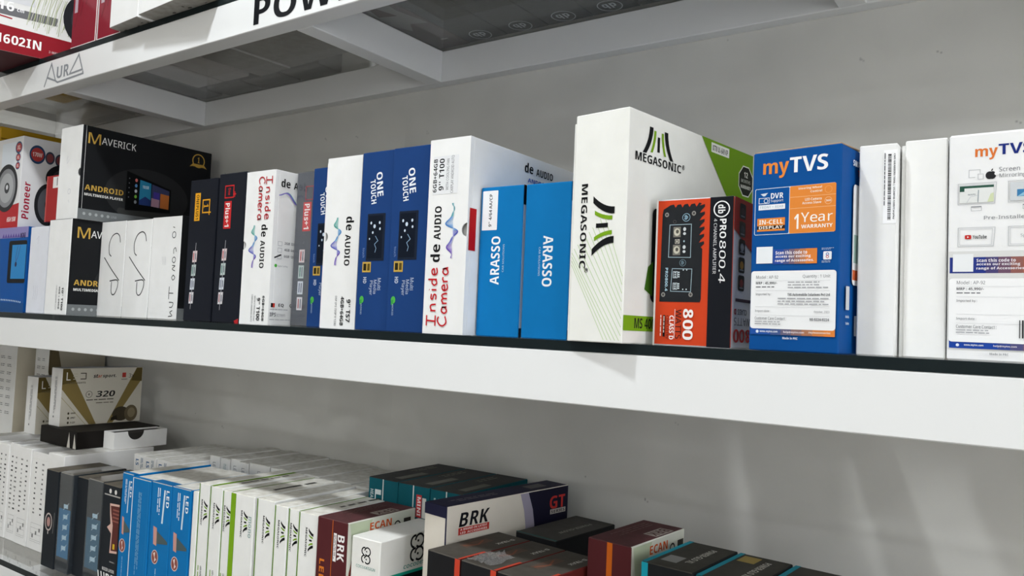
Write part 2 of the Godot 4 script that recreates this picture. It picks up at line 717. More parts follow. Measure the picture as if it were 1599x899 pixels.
func fill_upper_shelf() -> void:
	var y := 0.5566
	# speaker carton standing out over the shelf edge
	var b := carton("speaker_carton", "white and red speaker carton jutting out over the logo shelf", "", -2.06, y, 0.475, -15.0, 0.19, 0.2, 0.3, {"*": card(Color("e6e6e4")), "D": card(Color("4a2024")), "F": card(Color("e6e6e4"))})
	var p := on(b, "R")
	p.rect(0, 0, 0.3, 0.042, Color("8f1d28"))
	p.poly([[0, 0.042], [0.3, 0.042], [0.3, 0.047], [0, 0.058]], Color("8f1d28"))
	p.text("TS-1602IN", 0.082, 0.0265, 0.120, 0.020, 0, Color("f3f0ee"))
	p.text("2-WAY SPEAKER", 0.180, 0.0185, 0.046, 0.005, 0, Color("e9dcdc"), false)
	p.rect(0.0, 0.078, 0.17, 0.096, Color("6d6d70"))
	p.text("16", 0.072, 0.098, 0.030, 0.021, 0, Color("f4f4f4"))
	p.text("cm", 0.099, 0.0935, 0.013, 0.007, 0, Color("f4f4f4"))
	p.ribbon([[0.03, 0.07], [0.055, 0.075], [0.085, 0.072]], 0.003, Color("a4303a"))
	p.rect(0.05, 0.108, 0.125, 0.2, Color("d4d5d8"))
	p.done("lettering")
	p = on(b, "R")
	for k in 26:
		var x := 0.112 + k * 0.0032
		p.ribbon([[x, 0.066 + 0.02 * sin(k * 0.9) * 0.5], [x + 0.004, 0.098 + 0.014 * sin(k * 1.7)], [x + 0.013, 0.14]], 0.0011, [Color("b9bf9b"), Color("8f9a6a"), Color("cfcfc4")][k % 3])
	p.ellipse(0.232, 0.105, 0.052, 0.062, Color("26272b"))
	p.ellipse(0.238, 0.105, 0.042, 0.052, Color("3c3d42"))
	p.ellipse(0.242, 0.105, 0.03, 0.04, Color("1b1b1e"))
	p.done("speaker_picture")
	# two maroon cartons and two white ones whose undersides stick out
	var maroon := card(Color("8c1f30"))
	var edge := card(Color("d8d4d2"))
	for k in 2:
		b = carton("maroon_carton", ["maroon carton with white corner line, beside the jutting speaker carton", "maroon carton with white corner line, beside the overhanging white cartons"][k], "maroon cartons on the logo shelf", [-1.7136, -1.6075][k], y, 0.3845, 0.0, [0.1, 0.088][k], 0.22, 0.3, {"*": maroon, "D": edge, "R": edge})
		p = on(b, "F")
		p.rect(0, 0, b.w, 0.0022, Color("e8e2e0"))
		p.rect(b.w - 0.0035, 0, b.w, 0.2, Color("efe9e8"))
		p.done("corner_line")
		p = on(b, "F")
		for q in 4:
			p.ribbon([[0.012 + q * 0.02, 0.045 + 0.02 * q], [0.03 + q * 0.018, 0.10 + 0.02 * q]], 0.004, Color("7b1726"))
		p.rect(0.008, 0.075, 0.02, 0.11, Color("b9a4b0"))
		p.done("lettering")
	for k in 2:
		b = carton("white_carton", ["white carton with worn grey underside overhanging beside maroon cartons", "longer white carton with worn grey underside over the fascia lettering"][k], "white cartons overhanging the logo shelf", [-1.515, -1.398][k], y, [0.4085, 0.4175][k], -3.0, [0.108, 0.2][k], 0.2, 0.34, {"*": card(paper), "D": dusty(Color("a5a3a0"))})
		p = on(b, "D")
		var rng := RandomNumberGenerator.new()
		rng.seed = 4 + k
		for q in 14:
			p.ellipse(rng.randf_range(0.01, b.w - 0.01), rng.randf_range(0.22, 0.335), rng.randf_range(0.001, 0.006), rng.randf_range(0.001, 0.003), Color("4b4a48"), 9)
		p.done("scuff_marks")
	# grey-bottomed cartons and a dark one over the middle bay
	for k in 3:
		carton("grey_carton", "carton with a dusty grey bottom at the wall, %s from the black one" % NTH[2 - k], "dusty cartons over the middle bay", -1.70 + k * 0.135, y, 0.07, 0.0, 0.125, 0.17, 0.066, {"*": dusty(Color("6f706c"))})
	carton("grey_carton", "deep dusty grey carton between the rib and the maroon cartons", "", -1.796, y, 0.215, 0.0, 0.078, 0.17, 0.2, {"*": dusty(Color("6f706c"))})
	carton("black_carton", "black carton beside the shelf rib over the middle bay", "", -1.135, y, 0.36, 0.0, 0.09, 0.18, 0.34, {"*": card(Color("20242b"))})
	carton("maroon_base_carton", "dark carton lying behind the jutting speaker carton", "", -2.42, y, 0.37, 0.0, 0.3, 0.16, 0.36, {"*": card(Color("2a2226"))})
	carton("low_dark_carton", "low dark carton at the wall behind the jutting speaker carton", "", -2.1, y, 0.16, 0.0, 0.27, 0.15, 0.15, {"*": card(Color("2a2622"))})
	# brown carton with a torn label, then black cartons with a ringed mark on the bottom
	b = carton("brown_carton", "brown carton whose bottom shows a torn grey label", "", -1.03, y, 0.37, 0.0, 0.088, 0.17, 0.36, {"*": card(Color("58443f"))})
	p = on(b, "D")
	p.poly([[0.004, 0.16], [0.03, 0.10], [0.05, 0.13], [0.084, 0.12], [0.07, 0.19], [0.082, 0.26], [0.04, 0.25], [0.02, 0.31], [0.006, 0.28]], Color("8f8d88"))
	p.poly([[0.02, 0.18], [0.035, 0.24], [0.055, 0.17]], Color("5b4b46"))
	p.rect(0.05, 0.04, 0.066, 0.046, Color("a39d98"))
	p.done("torn_label", "torn grey paper label")
	for k in 14:  # the later ones, out of view, are added to block lamp light
		b = carton("black_ringed_carton", "black carton with a ringed mark beneath, %s from the brown one" % NTH[k], "black cartons over the bay with the big letters", -0.9415 + k * 0.0905, y, 0.372, 0.0, 0.089, 0.17, 0.36, {"*": card(Color("1d2225"))})
		p = on(b, "D")
		db_mark(p, 0.0435, 0.025, 0.021, 180, Color("c9d0d2"), 0.0018)
		p.done("ringed_mark", "pale ringed letters")


# --- the cartons of the middle shelf -------------------------------------------------------------

func stereo_picture(p: Print, x: float, y: float, w: float, h: float) -> void:
	p.poly([[x, y], [x + w, y + h * 0.08], [x + w, y + h * 0.70], [x, y + h]], Color("0d0e10"))
	for k in 5:
		p.ellipse(x + w * 0.21, y + h * (0.80 - k * 0.14), w * 0.028, h * 0.045, [Color("e07a74"), Color("5f92c9"), Color("c9ccd2"), Color("7fc04a"), Color("8b8f96")][k], 14)
		p.ellipse(x + w * 0.06, y + h * (0.82 - k * 0.12), w * 0.012, h * 0.018, Color("6b6e73"), 10)
	p.poly([[x + w * 0.29, y + h * 0.19], [x + w * 0.55, y + h * 0.19], [x + w * 0.54, y + h * 0.78], [x + w * 0.29, y + h * 0.83]], Color("2f86ad"))
	p.poly([[x + w * 0.29, y + h * 0.19], [x + w * 0.55, y + h * 0.19], [x + w * 0.55, y + h * 0.34], [x + w * 0.42, y + h * 0.42], [x + w * 0.29, y + h * 0.3]], Color("2b3f78"))
	p.text("10:08", x + w * 0.42, y + h * 0.66, w * 0.14, h * 0.08, 0, Color("d8eef4"))
	p.poly([[x + w * 0.56, y + h * 0.19], [x + w * 0.96, y + h * 0.17], [x + w * 0.96, y + h * 0.66], [x + w * 0.56, y + h * 0.77]], Color("3f4466"))
	p.poly([[x + w * 0.56, y + h * 0.19], [x + w * 0.74, y + h * 0.18], [x + w * 0.74, y + h * 0.40], [x + w * 0.56, y + h * 0.41]], Color("b08a9c"))
	p.poly([[x + w * 0.60, y + h * 0.40], [x + w * 0.74, y + h * 0.39], [x + w * 0.74, y + h * 0.57], [x + w * 0.60, y + h * 0.58]], Color("4a3f9a"))
	p.poly([[x + w * 0.76, y + h * 0.18], [x + w * 0.96, y + h * 0.17], [x + w * 0.96, y + h * 0.54], [x + w * 0.76, y + h * 0.56]], Color("c8743a"))


# the dark long side shared by the android player cartons; the end facing out is white
func player_carton(label: String, group: String, x: float, y: float, z: float, w: float, h: float, d: float) -> Dictionary:
	var b := carton("android_player_carton", label, group, x, y, z, 0.0, w, h, d, {"*": card(paper), "R": card(Color("1d1e20")), "L": card(Color("1d1e20")), "T": card(Color("1d1e20")), "B": card(Color("1d1e20"))})
	var p := on(b, "R")
	p.rect(0.0006, 0, d - 0.0006, 0.0225, Color("75797a"))
	p.done("base_band", "grey band along the foot of the side")
	return b


func player_side(b: Dictionary) -> void:
	var p := on(b, "R")
	var gold := Color("c9a24a")
	p.ellipse(0.155, 0.07, 0.10, 0.062, Color("2b2c2d"), 40)
	p.rect(0.085, 0.0226, 0.255, 0.036, Color("3a3b3a"), 0.006)
	p.rect(0.0006, 0.0, b.d - 0.0006, 0.0226, Color("75797a"))
	p.done("backdrop_print")
	p = on(b, "R")
	p.text("M", 0.0265, 0.1765, 0.027, 0.0235, 0, gold, false)
	p.text("AVERICK", 0.081, 0.1755, 0.078, 0.0152, 0, Color("ecebe8"), false)
	p.text("ANDROID", 0.0545, 0.0695, 0.085, 0.0118, 0, gold)
	p.text("MULTIMEDIA PLAYER", 0.0545, 0.0545, 0.085, 0.0055, 0, Color("efeeea"))
	for k in 5:
		p.ellipse(0.014 + k * 0.013, 0.0125, 0.0032, 0.0034, Color("a9adad"), 10)
	p.text("USB", 0.079, 0.0125, 0.012, 0.005, 0, Color("a9adad"), false)
	p.done("lettering", "gold and white lettering")
	p = on(b, "R")
	p.ring(0.277, 0.177, 0.0155, 0.0026, gold)
	p.text("1", 0.277, 0.179, 0.006, 0.014, 0, gold, true, 0.0, true)
	p.poly([[0.254, 0.1605], [0.262, 0.169], [0.292, 0.169], [0.300, 0.1605], [0.292, 0.1625], [0.262, 0.1625]], gold)
	p.done("gold_seal", "small gold seal with a ribbon")
	p = on(b, "R")
	stereo_picture(p, 0.1026, 0.033, 0.108, 0.088)
	p.done("stereo_picture", "picture of a stereo with a lit colour screen")


func sound_wave(p: Print, x: float, y0: float, y1: float, amp: float, flip := false) -> void:
	# a bundle of fine lines swinging about an upright axis, teal at one end and violet at the other
	var cols := [Color("4f9aa6"), Color("4f83c4"), Color("5a5fb6"), Color("6a4fae")]
	if flip:
		cols = [Color("58a29a"), Color("5a93c8"), Color("5f63b8"), Color("6d56b0")]
	for q in 9:
		var s := 1.0 - q * 0.11
		for k in 4:
			var pts := []
			for i in 13:
				var t := (k + i / 12.0) / 4.0
				var swing := sin(t * TAU * 2.25 + (PI if flip else 0.0)) + 0.35 * sin(t * TAU * 4.5 + q * 0.25)
				var env := pow(sin(PI * clampf(t, 0.02, 0.98)), 0.8)
				pts.append(Vector2(x + swing * amp * 0.85 * env * s + amp * 0.03 * q, lerpf(y1, y0, t)))
			p.ribbon(pts, 0.0016 if q == 0 else 0.0007, cols[k] if q < 2 else cols[k].lightened(0.1 + 0.05 * q))


func plus_front(b: Dictionary, red: bool) -> void:
	var p := on(b, "F")
	var accent := Color("c42a2c") if red else Color("e5a423")
	if red:
		p.rect(0.019, 0.169, 0.040, 0.219, accent)
		p.text("Plus+1", 0.0292, 0.194, 0.043, 0.0135, -90, Color("f2ecea"))
		p.ribbon([[0.0195, 0.2255], [0.0195, 0.247], [0.044, 0.247], [0.044, 0.2255], [0.0195, 0.2255]], 0.0022, accent)
		p.ribbon([[0.0475, 0.2255], [0.0475, 0.236]], 0.0022, accent)
		p.ribbon([[0.044, 0.231], [0.0515, 0.231]], 0.0022, accent)
		p.text("One", 0.0318, 0.2365, 0.013, 0.007, -90, accent)
	else:
		p.rect(0.0175, 0.190, 0.0345, 0.2435, accent)
		p.text("ONEPLUS1", 0.026, 0.2165, 0.047, 0.0085, -90, Color("2b2415"))
		p.ribbon([[0.043, 0.205], [0.043, 0.229], [0.064, 0.229], [0.064, 0.205], [0.043, 0.205]], 0.0024, accent)
		p.ribbon([[0.064, 0.2], [0.064, 0.21]], 0.0024, accent)
		p.ribbon([[0.0595, 0.205], [0.069, 0.205]], 0.0024, accent)
		p.text("1", 0.0535, 0.2175, 0.007, 0.014, -90, accent, true, 0.0, true)
	p.done("logo", "red badge and square mark" if red else "yellow badge and square mark")
	p = on(b, "F")
	p.ribbon([[0.029, 0.148], [0.022, 0.022]], 0.0009, Color("c9cbd0"))
	for k in 4:
		var yy := 0.122 - k * 0.0262
		var xx := 0.0268 - k * 0.0013
		p.poly([[xx - 0.007, yy - 0.011], [xx + 0.0065, yy - 0.0105], [xx + 0.0075, yy + 0.011], [xx - 0.006, yy + 0.0105]], [Color("d9c9ca"), Color("b9c6c4"), Color("cfd4dc"), Color("d8d5d8")][k])
		p.ribbon([[xx, yy - 0.010], [xx + 0.0006, yy + 0.010]], 0.0009, Color("33363c"))
		p.rect(xx - 0.0045, yy - 0.007, xx - 0.002, yy + 0.007, [Color("b3474a"), Color("4f7d72"), Color("6a7386"), Color("a5595c")][k])
		p.rect(xx + 0.002, yy - 0.006, xx + 0.0045, yy + 0.006, Color("6c727e"))
	p.done("feature_labels", "column of small pale feature labels")


func touch_front(b: Dictionary) -> void:
	var p := on(b, "F")
	var white := Color("eef1f6")
	p.text("ONE", 0.0375, 0.2110, 0.0355, 0.0118, -83, white)
	p.text("TOUCH", 0.0252, 0.2005, 0.0355, 0.0100, -83, white)
	p.text("Multi", 0.0455, 0.0665, 0.017, 0.0065, -90, Color("b9c6de"), false)
	p.text("Media", 0.0375, 0.0625, 0.02, 0.006, -90, Color("b9c6de"), false)
	p.text("Player", 0.0292, 0.061, 0.021, 0.0075, -90, Color("b9c6de"), false)
	p.text("HD", 0.0165, 0.072, 0.009, 0.0065, -90, Color("c3cde0"))
	p.text("touch", 0.0115, 0.112, 0.014, 0.004, -90, Color("7f97c4"), false)
	p.done("lettering", "white lettering turned on its side")
	p = on(b, "F")
	p.rect(0.0165, 0.1, 0.052, 0.1685, Color("1b2434"), 0.001)
	p.rect(0.0185, 0.1035, 0.0475, 0.1655, Color("0f1724"))
	for q in [[0.024, 0.155, 0.0022], [0.031, 0.15, 0.003], [0.041, 0.155, 0.0022], [0.028, 0.141, 0.002], [0.042, 0.146, 0.002], [0.022, 0.132, 0.0015]]:
		p.ellipse(q[0], q[1], q[2] * 0.8, q[2], Color("c9d6e6"), 12)
	p.ribbon([[0.034, 0.112], [0.036, 0.118], [0.0325, 0.124], [0.039, 0.129], [0.0335, 0.136]], 0.0009, Color("8fb0cf"))
	p.done("stereo_picture", "picture of a dark stereo screen")
	p = on(b, "F")
	p.rect(0.0105, 0.0835, 0.0275, 0.0985, Color("c4a24c"))
	p.rect(0.0125, 0.086, 0.0185, 0.096, Color("2c2715"))
	p.rect(0.0205, 0.086, 0.0255, 0.096, Color("5b4a1c"))
	p.ellipse(0.0122, 0.044, 0.0042, 0.0052, Color("4fb04a"))
	p.rect(0.0085, 0.037, 0.0125, 0.044, Color("3b9a48"))
	p.text("ANDROID", 0.0118, 0.0305, 0.016, 0.003, -90, Color("a9bfd6"), false)
	p.done("badges", "gold and green badges")


func fill_middle_shelf() -> void:
	var y := 0.0002
	var white := card(paper)
	var navy := card(Color("1d4079"))
	var b: Dictionary
	var p: Print

	# speaker carton on a blue tablet carton, at the far end
	b = carton("tablet_carton", "blue carton with a picture of a black tablet screen", "", -2.19, y, 0.33, 0.0, 0.222, 0.2, 0.27, {"*": card(Color("13549e"))})
	p = on(b, "F")
	p.rect(0.0, 0.175, 0.222, 0.2, Color("8f86b8"))
	for k in 9:
		p.poly([[0.09 + k * 0.013, 0.176], [0.0965 + k * 0.013, 0.186], [0.103 + k * 0.013, 0.176]], Color("5d4a92"))
	p.text("EXIA", 0.196, 0.18, 0.026, 0.011, 180, Color("17181c"))
	p.rect(0.0, 0.0, 0.222, 0.022, Color("164c86"))
	p.rect(0.13, 0.068, 0.24 - 0.02, 0.168, Color("101318"), 0.006)
	p.rect(0.147, 0.078, 0.218, 0.158, Color("2f86c4"))
	p.ribbon([[0.176, 0.156], [0.168, 0.13], [0.171, 0.115]], 0.0016, Color("4b3f6e"))
	p.ribbon([[0.188, 0.156], [0.178, 0.128], [0.169, 0.117]], 0.0016, Color("4b3f6e"))
	p.ellipse(0.170, 0.112, 0.005, 0.006, Color("2b2748"))
	p.done("tablet_picture", "picture of a black tablet with a blue screen")
	p = on(b, "F")
	for k in 13:
		p.ellipse(0.10 + k * 0.0088, 0.028 - 0.00003 * k * k, 0.0022, 0.0022, Color("cfe2f2"), 12)
	p.done("dotted_line")
	b = carton("coaxial_speaker_carton", "white speaker carton with red foot and cone pictures, atop the blue carton", "", -2.2325, y + 0.2002, 0.33, 0.0, 0.206, 0.2185, 0.13, {"*": card(Color("e2e2e3"))})
	p = on(b, "F")
	p.rect(0.0, 0.0, 0.206, 0.046, Color("b22a30"))
	p.poly([[0.1, 0.046], [0.206, 0.046], [0.206, 0.058]], Color("b22a30"))
	p.text("HIGH 150W", 0.172, 0.02, 0.045, 0.011, 0, Color("f0e6e4"), true, 0.15)
	p.rect(0.1, 0.15, 0.172, 0.207, Color("dfe6ee"))
	for q in [[0.186, 0.192, 0.017], [0.186, 0.168, 0.012], [0.186, 0.148, 0.011]]:
		p.ellipse(q[0], q[1], q[2], q[2] * 0.85, Color("3d5676"))
		p.ellipse(q[0], q[1], q[2] * 0.8, q[2] * 0.62, Color("b0413f"))
		p.text("XL", q[0], q[1], q[2] * 1.0, q[2] * 0.6, 0, Color("e9d6d2"))
	p.done("lettering")
	p = on(b, "F")
	p.ellipse(0.135, 0.097, 0.058, 0.058, Color("2b2c2f"), 40)
	p.ellipse(0.135, 0.097, 0.047, 0.047, Color("88898c"), 40)
	p.ellipse(0.135, 0.097, 0.036, 0.036, Color("a9aaac"), 36)
	p.ellipse(0.138, 0.097, 0.013, 0.013, Color("3c3d40"))
	p.ellipse(0.138, 0.099, 0.006, 0.006, Color("cfd0d2"), 16)
	p.done("speaker_picture")
	p = on(b, "R")
	p.text("Pioneer", 0.014, 0.066, 0.088, 0.0165, 90, Color("a81f3a"), true, 0.1)
	p.ellipse(0.033, 0.179, 0.018, 0.0225, Color("2c4565"))
	p.ellipse(0.033, 0.179, 0.0145, 0.0165, Color("b0413f"))
	p.text("170W", 0.033, 0.179, 0.022, 0.010, 0, Color("e9d6d2"))
	for q in [[0.062, 0.176], [0.085, 0.174]]:
		p.ellipse(q[0], q[1], 0.011, 0.0155, Color("3d4656"))
		p.ellipse(q[0], q[1], 0.008, 0.011, Color("8a4a4c"))
	p.done("lettering")
	p = on(b, "R")
	p.ellipse(0.1, 0.128, 0.045, 0.037, Color("222326"), 36)
	p.ellipse(0.104, 0.128, 0.034, 0.027, Color("3c3d40"), 36)
	p.ellipse(0.063, 0.062, 0.03, 0.051, Color("26272a"), 36)
	p.ellipse(0.064, 0.062, 0.023, 0.041, Color("55575c"), 36)
	p.ellipse(0.066, 0.062, 0.009, 0.016, Color("1b1c1e"))
	p.ellipse(0.064, 0.064, 0.004, 0.007, Color("b8babd"), 12)
	p.done("speaker_picture")
	# dark and yellow cartons stacked beyond it, a small red one in the gap
	carton("dark_carton", "dark carton standing beyond the speaker carton, under the yellow one", "", -2.50, y, 0.315, 0.0, 0.26, 0.425, 0.29, {"*": card(Color("221d1c"))})
	b = carton("yellow_carton", "flat yellow carton topmost beyond the speaker carton", "", -2.47, y + 0.4252, 0.318, 0.0, 0.29, 0.036, 0.28, {"*": card(Color("b58d22"))})
	p = on(b, "R")
	p.ribbon([[0.0, 0.006], [0.28, 0.006]], 0.003, Color("7a5a14"))
	p.rect(0.05, 0.014, 0.11, 0.028, Color("a67c1c"))
	p.done("printed_band")
	carton("grey_support_carton", "grey carton holding up the red one beyond the white sleeve", "", -1.966, y, 0.26, 0.0, 0.043, 0.213, 0.2, {"*": card(Color("8d8d8f"))})
	b = carton("red_carton", "small red carton with a white label in the gap", "", -1.962, y + 0.2132, 0.3, 0.0, 0.066, 0.108, 0.24, {"*": card(Color("a52c2c"))})
	p = on(b, "F")
	p.rect(0.030, 0.078, 0.066, 0.104, Color("e6e4e2"))
	p.lines(0.046, 0.08, 0.062, 0.102, 2, Color("5b5b5b"), 3, true)
	p.rect(0.0, 0.0, 0.005, 0.108, Color("c05a54"))
	p.done("white_label")

	# thin white sleeve, then the white-ended android player cartons
	b = carton("white_sleeve_carton", "plain white carton end with faint pencil marks, beside the blue carton", "", -1.921, y, 0.345, 0.0, 0.0815, 0.1935, 0.28, {"*": card(Color("e4e6ee"))})
	p = on(b, "F")
	for k in 3:
		p.pen([[0.03 + k * 0.008, 0.062], [0.034 + k * 0.008, 0.045], [0.029 + k * 0.008, 0.03]], 0.0007, Color("b3b5bd"))
	p.pen([[0.03, 0.165], [0.04, 0.172], [0.036, 0.155]], 0.0007, Color("b9bbc2"))
	p.done("pencil_marks")
	b = player_carton("android player carton with white end and gold lettering, under its twin", "", -1.82, y, 0.352, 0.0955, 0.205, 0.312)
	player_side(b)
	p = on(b, "F")
	p.text("10'' T100", 0.0765, 0.034, 0.049, 0.0072, -90, ink)
	p.text("4GB + 64GB", 0.0630, 0.036, 0.048, 0.0055, -90, Color("55565a"))
	p.text("CARPLAY ANDROID AUTO", 0.0500, 0.0365, 0.052, 0.0042, -90, Color("6f7074"), false)
	p.done("end_lettering")
	b = player_carton("android player carton with white end and gold lettering, on top", "", -1.8105, y + 0.2052, 0.345, 0.0905, 0.202, 0.312)
	player_side(b)
	notch(b, true, 0.1, 0.0085)
	p = on(b, "F")
	p.ring(0.051, 0.06, 0.0055, 0.0008, Color("b9bbc4"))
	p.pen([[0.05, 0.042], [0.053, 0.036]], 0.0008, Color("b9bbc4"))
	p.pen([[0.03, 0.128], [0.036, 0.138], [0.034, 0.122], [0.042, 0.13]], 0.0006, Color("c6c8cf"))
	p.done("pencil_marks")
	var row := "white-ended cartons with handwriting"
	for k in 3:
		var lab: String = ["white carton end with black pen letters, beside the gold lettered cartons", "white carton end with black pen letters, in the middle of three", "white carton end with two lines of pen writing, beside the black cartons"][k]
		b = player_carton(lab, row, [-1.7238, -1.6250, -1.5266][k], y, 0.288, [0.0975, 0.0970, 0.1015][k], [0.205, 0.2044, 0.206][k], 0.27)
		p = on(b, "F")
		var pen := Color("26272b")
		if k < 2:
			p.pen([[0.079, 0.158], [0.074, 0.172], [0.062, 0.178], [0.045, 0.172], [0.035, 0.155], [0.037, 0.136], [0.046, 0.129]], 0.0022, pen)
			p.pen([[0.018, 0.127], [0.05, 0.101], [0.083, 0.077]], 0.0022, pen)
			p.pen([[0.046, 0.076], [0.075, 0.078], [0.079, 0.066], [0.07, 0.05], [0.06, 0.047], [0.054, 0.055], [0.054, 0.074]], 0.0022, pen)
		else:
			p.pen([[0.074, 0.184], [0.080, 0.182]], 0.0015, pen)
			p.ring(0.0785, 0.168, 0.006, 0.0015, pen)
			p.pen([[0.09, 0.134], [0.086, 0.142], [0.08, 0.138], [0.081, 0.13]], 0.0015, pen)
			p.ring(0.083, 0.118, 0.0055, 0.0015, pen)
			p.pen([[0.078, 0.107], [0.088, 0.106], [0.079, 0.100], [0.089, 0.096]], 0.0015, pen)
			p.pen([[0.084, 0.088], [0.079, 0.083], [0.084, 0.078], [0.090, 0.083], [0.084, 0.088]], 0.0015, pen)
			p.pen([[0.073, 0.065], [0.073, 0.040]], 0.0015, pen)
			p.pen([[0.073, 0.052], [0.088, 0.052]], 0.0015, pen)
			p.pen([[0.075, 0.034], [0.089, 0.033], [0.086, 0.025], [0.077, 0.024]], 0.0015, pen)
			p.pen([[0.088, 0.018], [0.08, 0.014], [0.088, 0.008], [0.075, 0.006]], 0.0015, pen)
			for q in 3:
				p.pen([[0.043 + q * 0.005, 0.125], [0.046 + q * 0.005, 0.108]], 0.0005, Color("a9aab0"))
		p.done("handwriting", "black pen handwriting")

	# slim black cartons with a badge and a column of labels
	var black := card(Color("1a1d26"))
	b = carton("slim_black_carton", "slim black carton with a yellow badge", "", -1.383, y, 0.3, 0.0, 0.086, 0.269, 0.26, {"*": black})
	plus_front(b, false)
	b = carton("slim_black_carton", "slim black carton with a red badge and red strip at its foot", "", -1.2705, y, 0.315, 0.0, 0.078, 0.27, 0.26, {"*": black})
	plus_front(b, true)
	p = on(b, "F")
	p.poly([[0.068, 0.0], [0.078, 0.0], [0.078, 0.008], [0.066, 0.004]], Color("b8262a"))
	p.done("red_strip")

	# white carton with a sound wave mark and red handwriting on its upper half
	b = carton("wave_logo_carton", "white carton with violet wave mark and red handwriting at its top", "", -1.160, y, 0.337, 0.0, 0.0763, 0.2608, 0.28, {"*": white})
	de_front(b, false)
	p = on(b, "F")
	p.text("9'' T100", 0.0500, 0.0255, 0.038, 0.0085, -90, ink)
	p.text("6GB+64GB", 0.0625, 0.027, 0.042, 0.006, -90, ink)
	p.text("WITH COOLING FAN", 0.0400, 0.027, 0.042, 0.0036, -90, Color("56575b"), false)
	p.text("CARPLAY ANDROID AUTO", 0.0328, 0.027, 0.046, 0.0036, -90, Color("56575b"), false)
	p.done("model_lettering")
	p = on(b, "F")
	hand_inside_camera(p, Vector2(0.0685, 0.250), -90.0, 0.073, 0.0150, Color("b3202a"))
	p.done("handwriting", "red pen handwriting")
	notch(b, false, 0.134, 0.007)
	p = on(b, "R")
	p.text("de", 0.021, 0.240, 0.019, 0.0145, 0, ink)
	p.text("AUDIO", 0.062, 0.2385, 0.048, 0.0115, 0, ink)
	for q in 3:
		var pts := []
		for i in 25:
			var t := i / 24.0
			pts.append(Vector2(0.008 + t * 0.09, 0.218 + sin(t * TAU * 1.6 + q * 0.2) * 0.012 * sin(PI * t)))
		p.ribbon(pts, 0.0018, [Color("6aa9b0"), Color("6a63b4"), Color("8f7fc6")][q])
	p.done("side_logo")
	p = on(b, "R")
	for k in 3:
		p.ribbon([[0.0115, 0.1335 - k * 0.011], [0.0195, 0.1335 - k * 0.011], [0.0195, 0.1405 - k * 0.011], [0.0115, 0.1405 - k * 0.011]], 0.0005, Color("9a9ba0"), true)
		p.text(["2GB", "4GB", "6GB"][k], 0.0305, 0.1385 - k * 0.011, 0.011, 0.0042, 0, Color("6b6c70"))
		p.text(["32GB", "64GB", "128GB"][k], 0.0445, 0.1385 - k * 0.011, 0.012, 0.0042, 0, Color("6b6c70"))
	p.ribbon([[0.005, 0.1125], [0.019, 0.1185]], 0.0026, Color("2c2d30"))
	p.ellipse(0.009, 0.0995, 0.0028, 0.0028, Color("4fae42"))
	p.text("Apple CarPlay", 0.0235, 0.0990, 0.021, 0.0036, 0, Color("8e8f94"), false)
	p.rect(0.0035, 0.0295, 0.0095, 0.0365, Color("1d1d20"))
	p.rect(0.0075, 0.0295, 0.0115, 0.0365, Color("c0392f"))
	p.text("EQ", 0.0245, 0.0330, 0.011, 0.0062, 0, ink)
	p.text("QLED", 0.051, 0.0330, 0.018, 0.0062, 0, ink)
	p.text("IPS", 0.0085, 0.0175, 0.0125, 0.0065, 0, Color("6d6e73"))
	p.text("screen", 0.025, 0.0165, 0.018, 0.0045, 0, Color("a2a3a8"), false)
	p.lines(0.002, 0.0245, 0.045, 0.0275, 1, Color("a8a9ae"), 5)
	p.lines(0.002, 0.0075, 0.045, 0.0105, 1, Color("a8a9ae"), 6)
	p.done("side_lettering")

	# film-wrapped black carton, then a blue one set back
	b = carton("wrapped_carton", "slim dark carton with a red badge, wrapped in shiny grey film", "", -1.078, y, 0.296, 0.0, 0.0595, 0.261, 0.26, {"*": card(Color("5b5e64")), "L": card(Color("85878a"))})
	p = on(b, "F")
	p.rect(0.019, 0.160, 0.039, 0.2095, Color("c9494a"))
	p.text("Plus+1", 0.029, 0.185, 0.043, 0.0135, -90, Color("f2ecea"))
	p.ribbon([[0.0235, 0.2135], [0.0235, 0.236], [0.0425, 0.236], [0.0425, 0.2135], [0.0235, 0.2135]], 0.002, Color("9d4a50"))
	p.done("logo")
	p = on(b, "F")
	for k in 4:
		var yy := 0.118 - k * 0.0268
		p.rect(0.015, yy - 0.011, 0.0285, yy + 0.011, [Color("d9c9ca"), Color("b9c6c4"), Color("cfd4dc"), Color("d8d5d8")][k])
		p.rect(0.018, yy - 0.008, 0.0205, yy + 0.008, [Color("b3474a"), Color("4f7d72"), Color("6a7386"), Color("a5595c")][k])
		p.rect(0.023, yy - 0.008, 0.0255, yy + 0.008, Color("6c727e"))
	p.done("feature_labels")
	film(b)
	var blues := "blue cartons with a stereo picture on the end"
	b = carton("blue_touch_carton", "blue carton with stereo picture, between the film wrap and a white carton", blues, -1.015, y, 0.315, 0.0, 0.0668, 0.26, 0.27, {"*": navy})
	touch_front(b)
	b = carton("wave_logo_carton", "white carton with violet wave mark, between two blue cartons", "", -0.933, y, 0.358, 0.0, 0.0747, 0.2605, 0.28, {"*": white})
	part("flap", chamfered(0.004, 0.254, 0.02, 0.0008, {"*": white}), b.node, Vector3(-b.w / 2 - 0.0015, 0.0, b.d / 2 - 0.0115))
	de_front(b, false)
	p = on(b, "F")
	p.text("9'' TS7", 0.0600, 0.0272, 0.034, 0.0085, -90, ink)
	p.text("4GB+64GB", 0.0468, 0.0265, 0.043, 0.0072, -90, ink)
	p.text("DSP IPS 720P X 1280", 0.0330, 0.0265, 0.045, 0.004, -90, Color("56575b"), false)
	p.done("model_lettering")
	notch(b, false, 0.139, 0.0075)
	b = carton("blue_touch_carton", "blue carton with stereo picture, beside the wave mark carton without handwriting", blues, -0.848, y, 0.368, 0.0, 0.0655, 0.2594, 0.28, {"*": navy})
	touch_front(b)
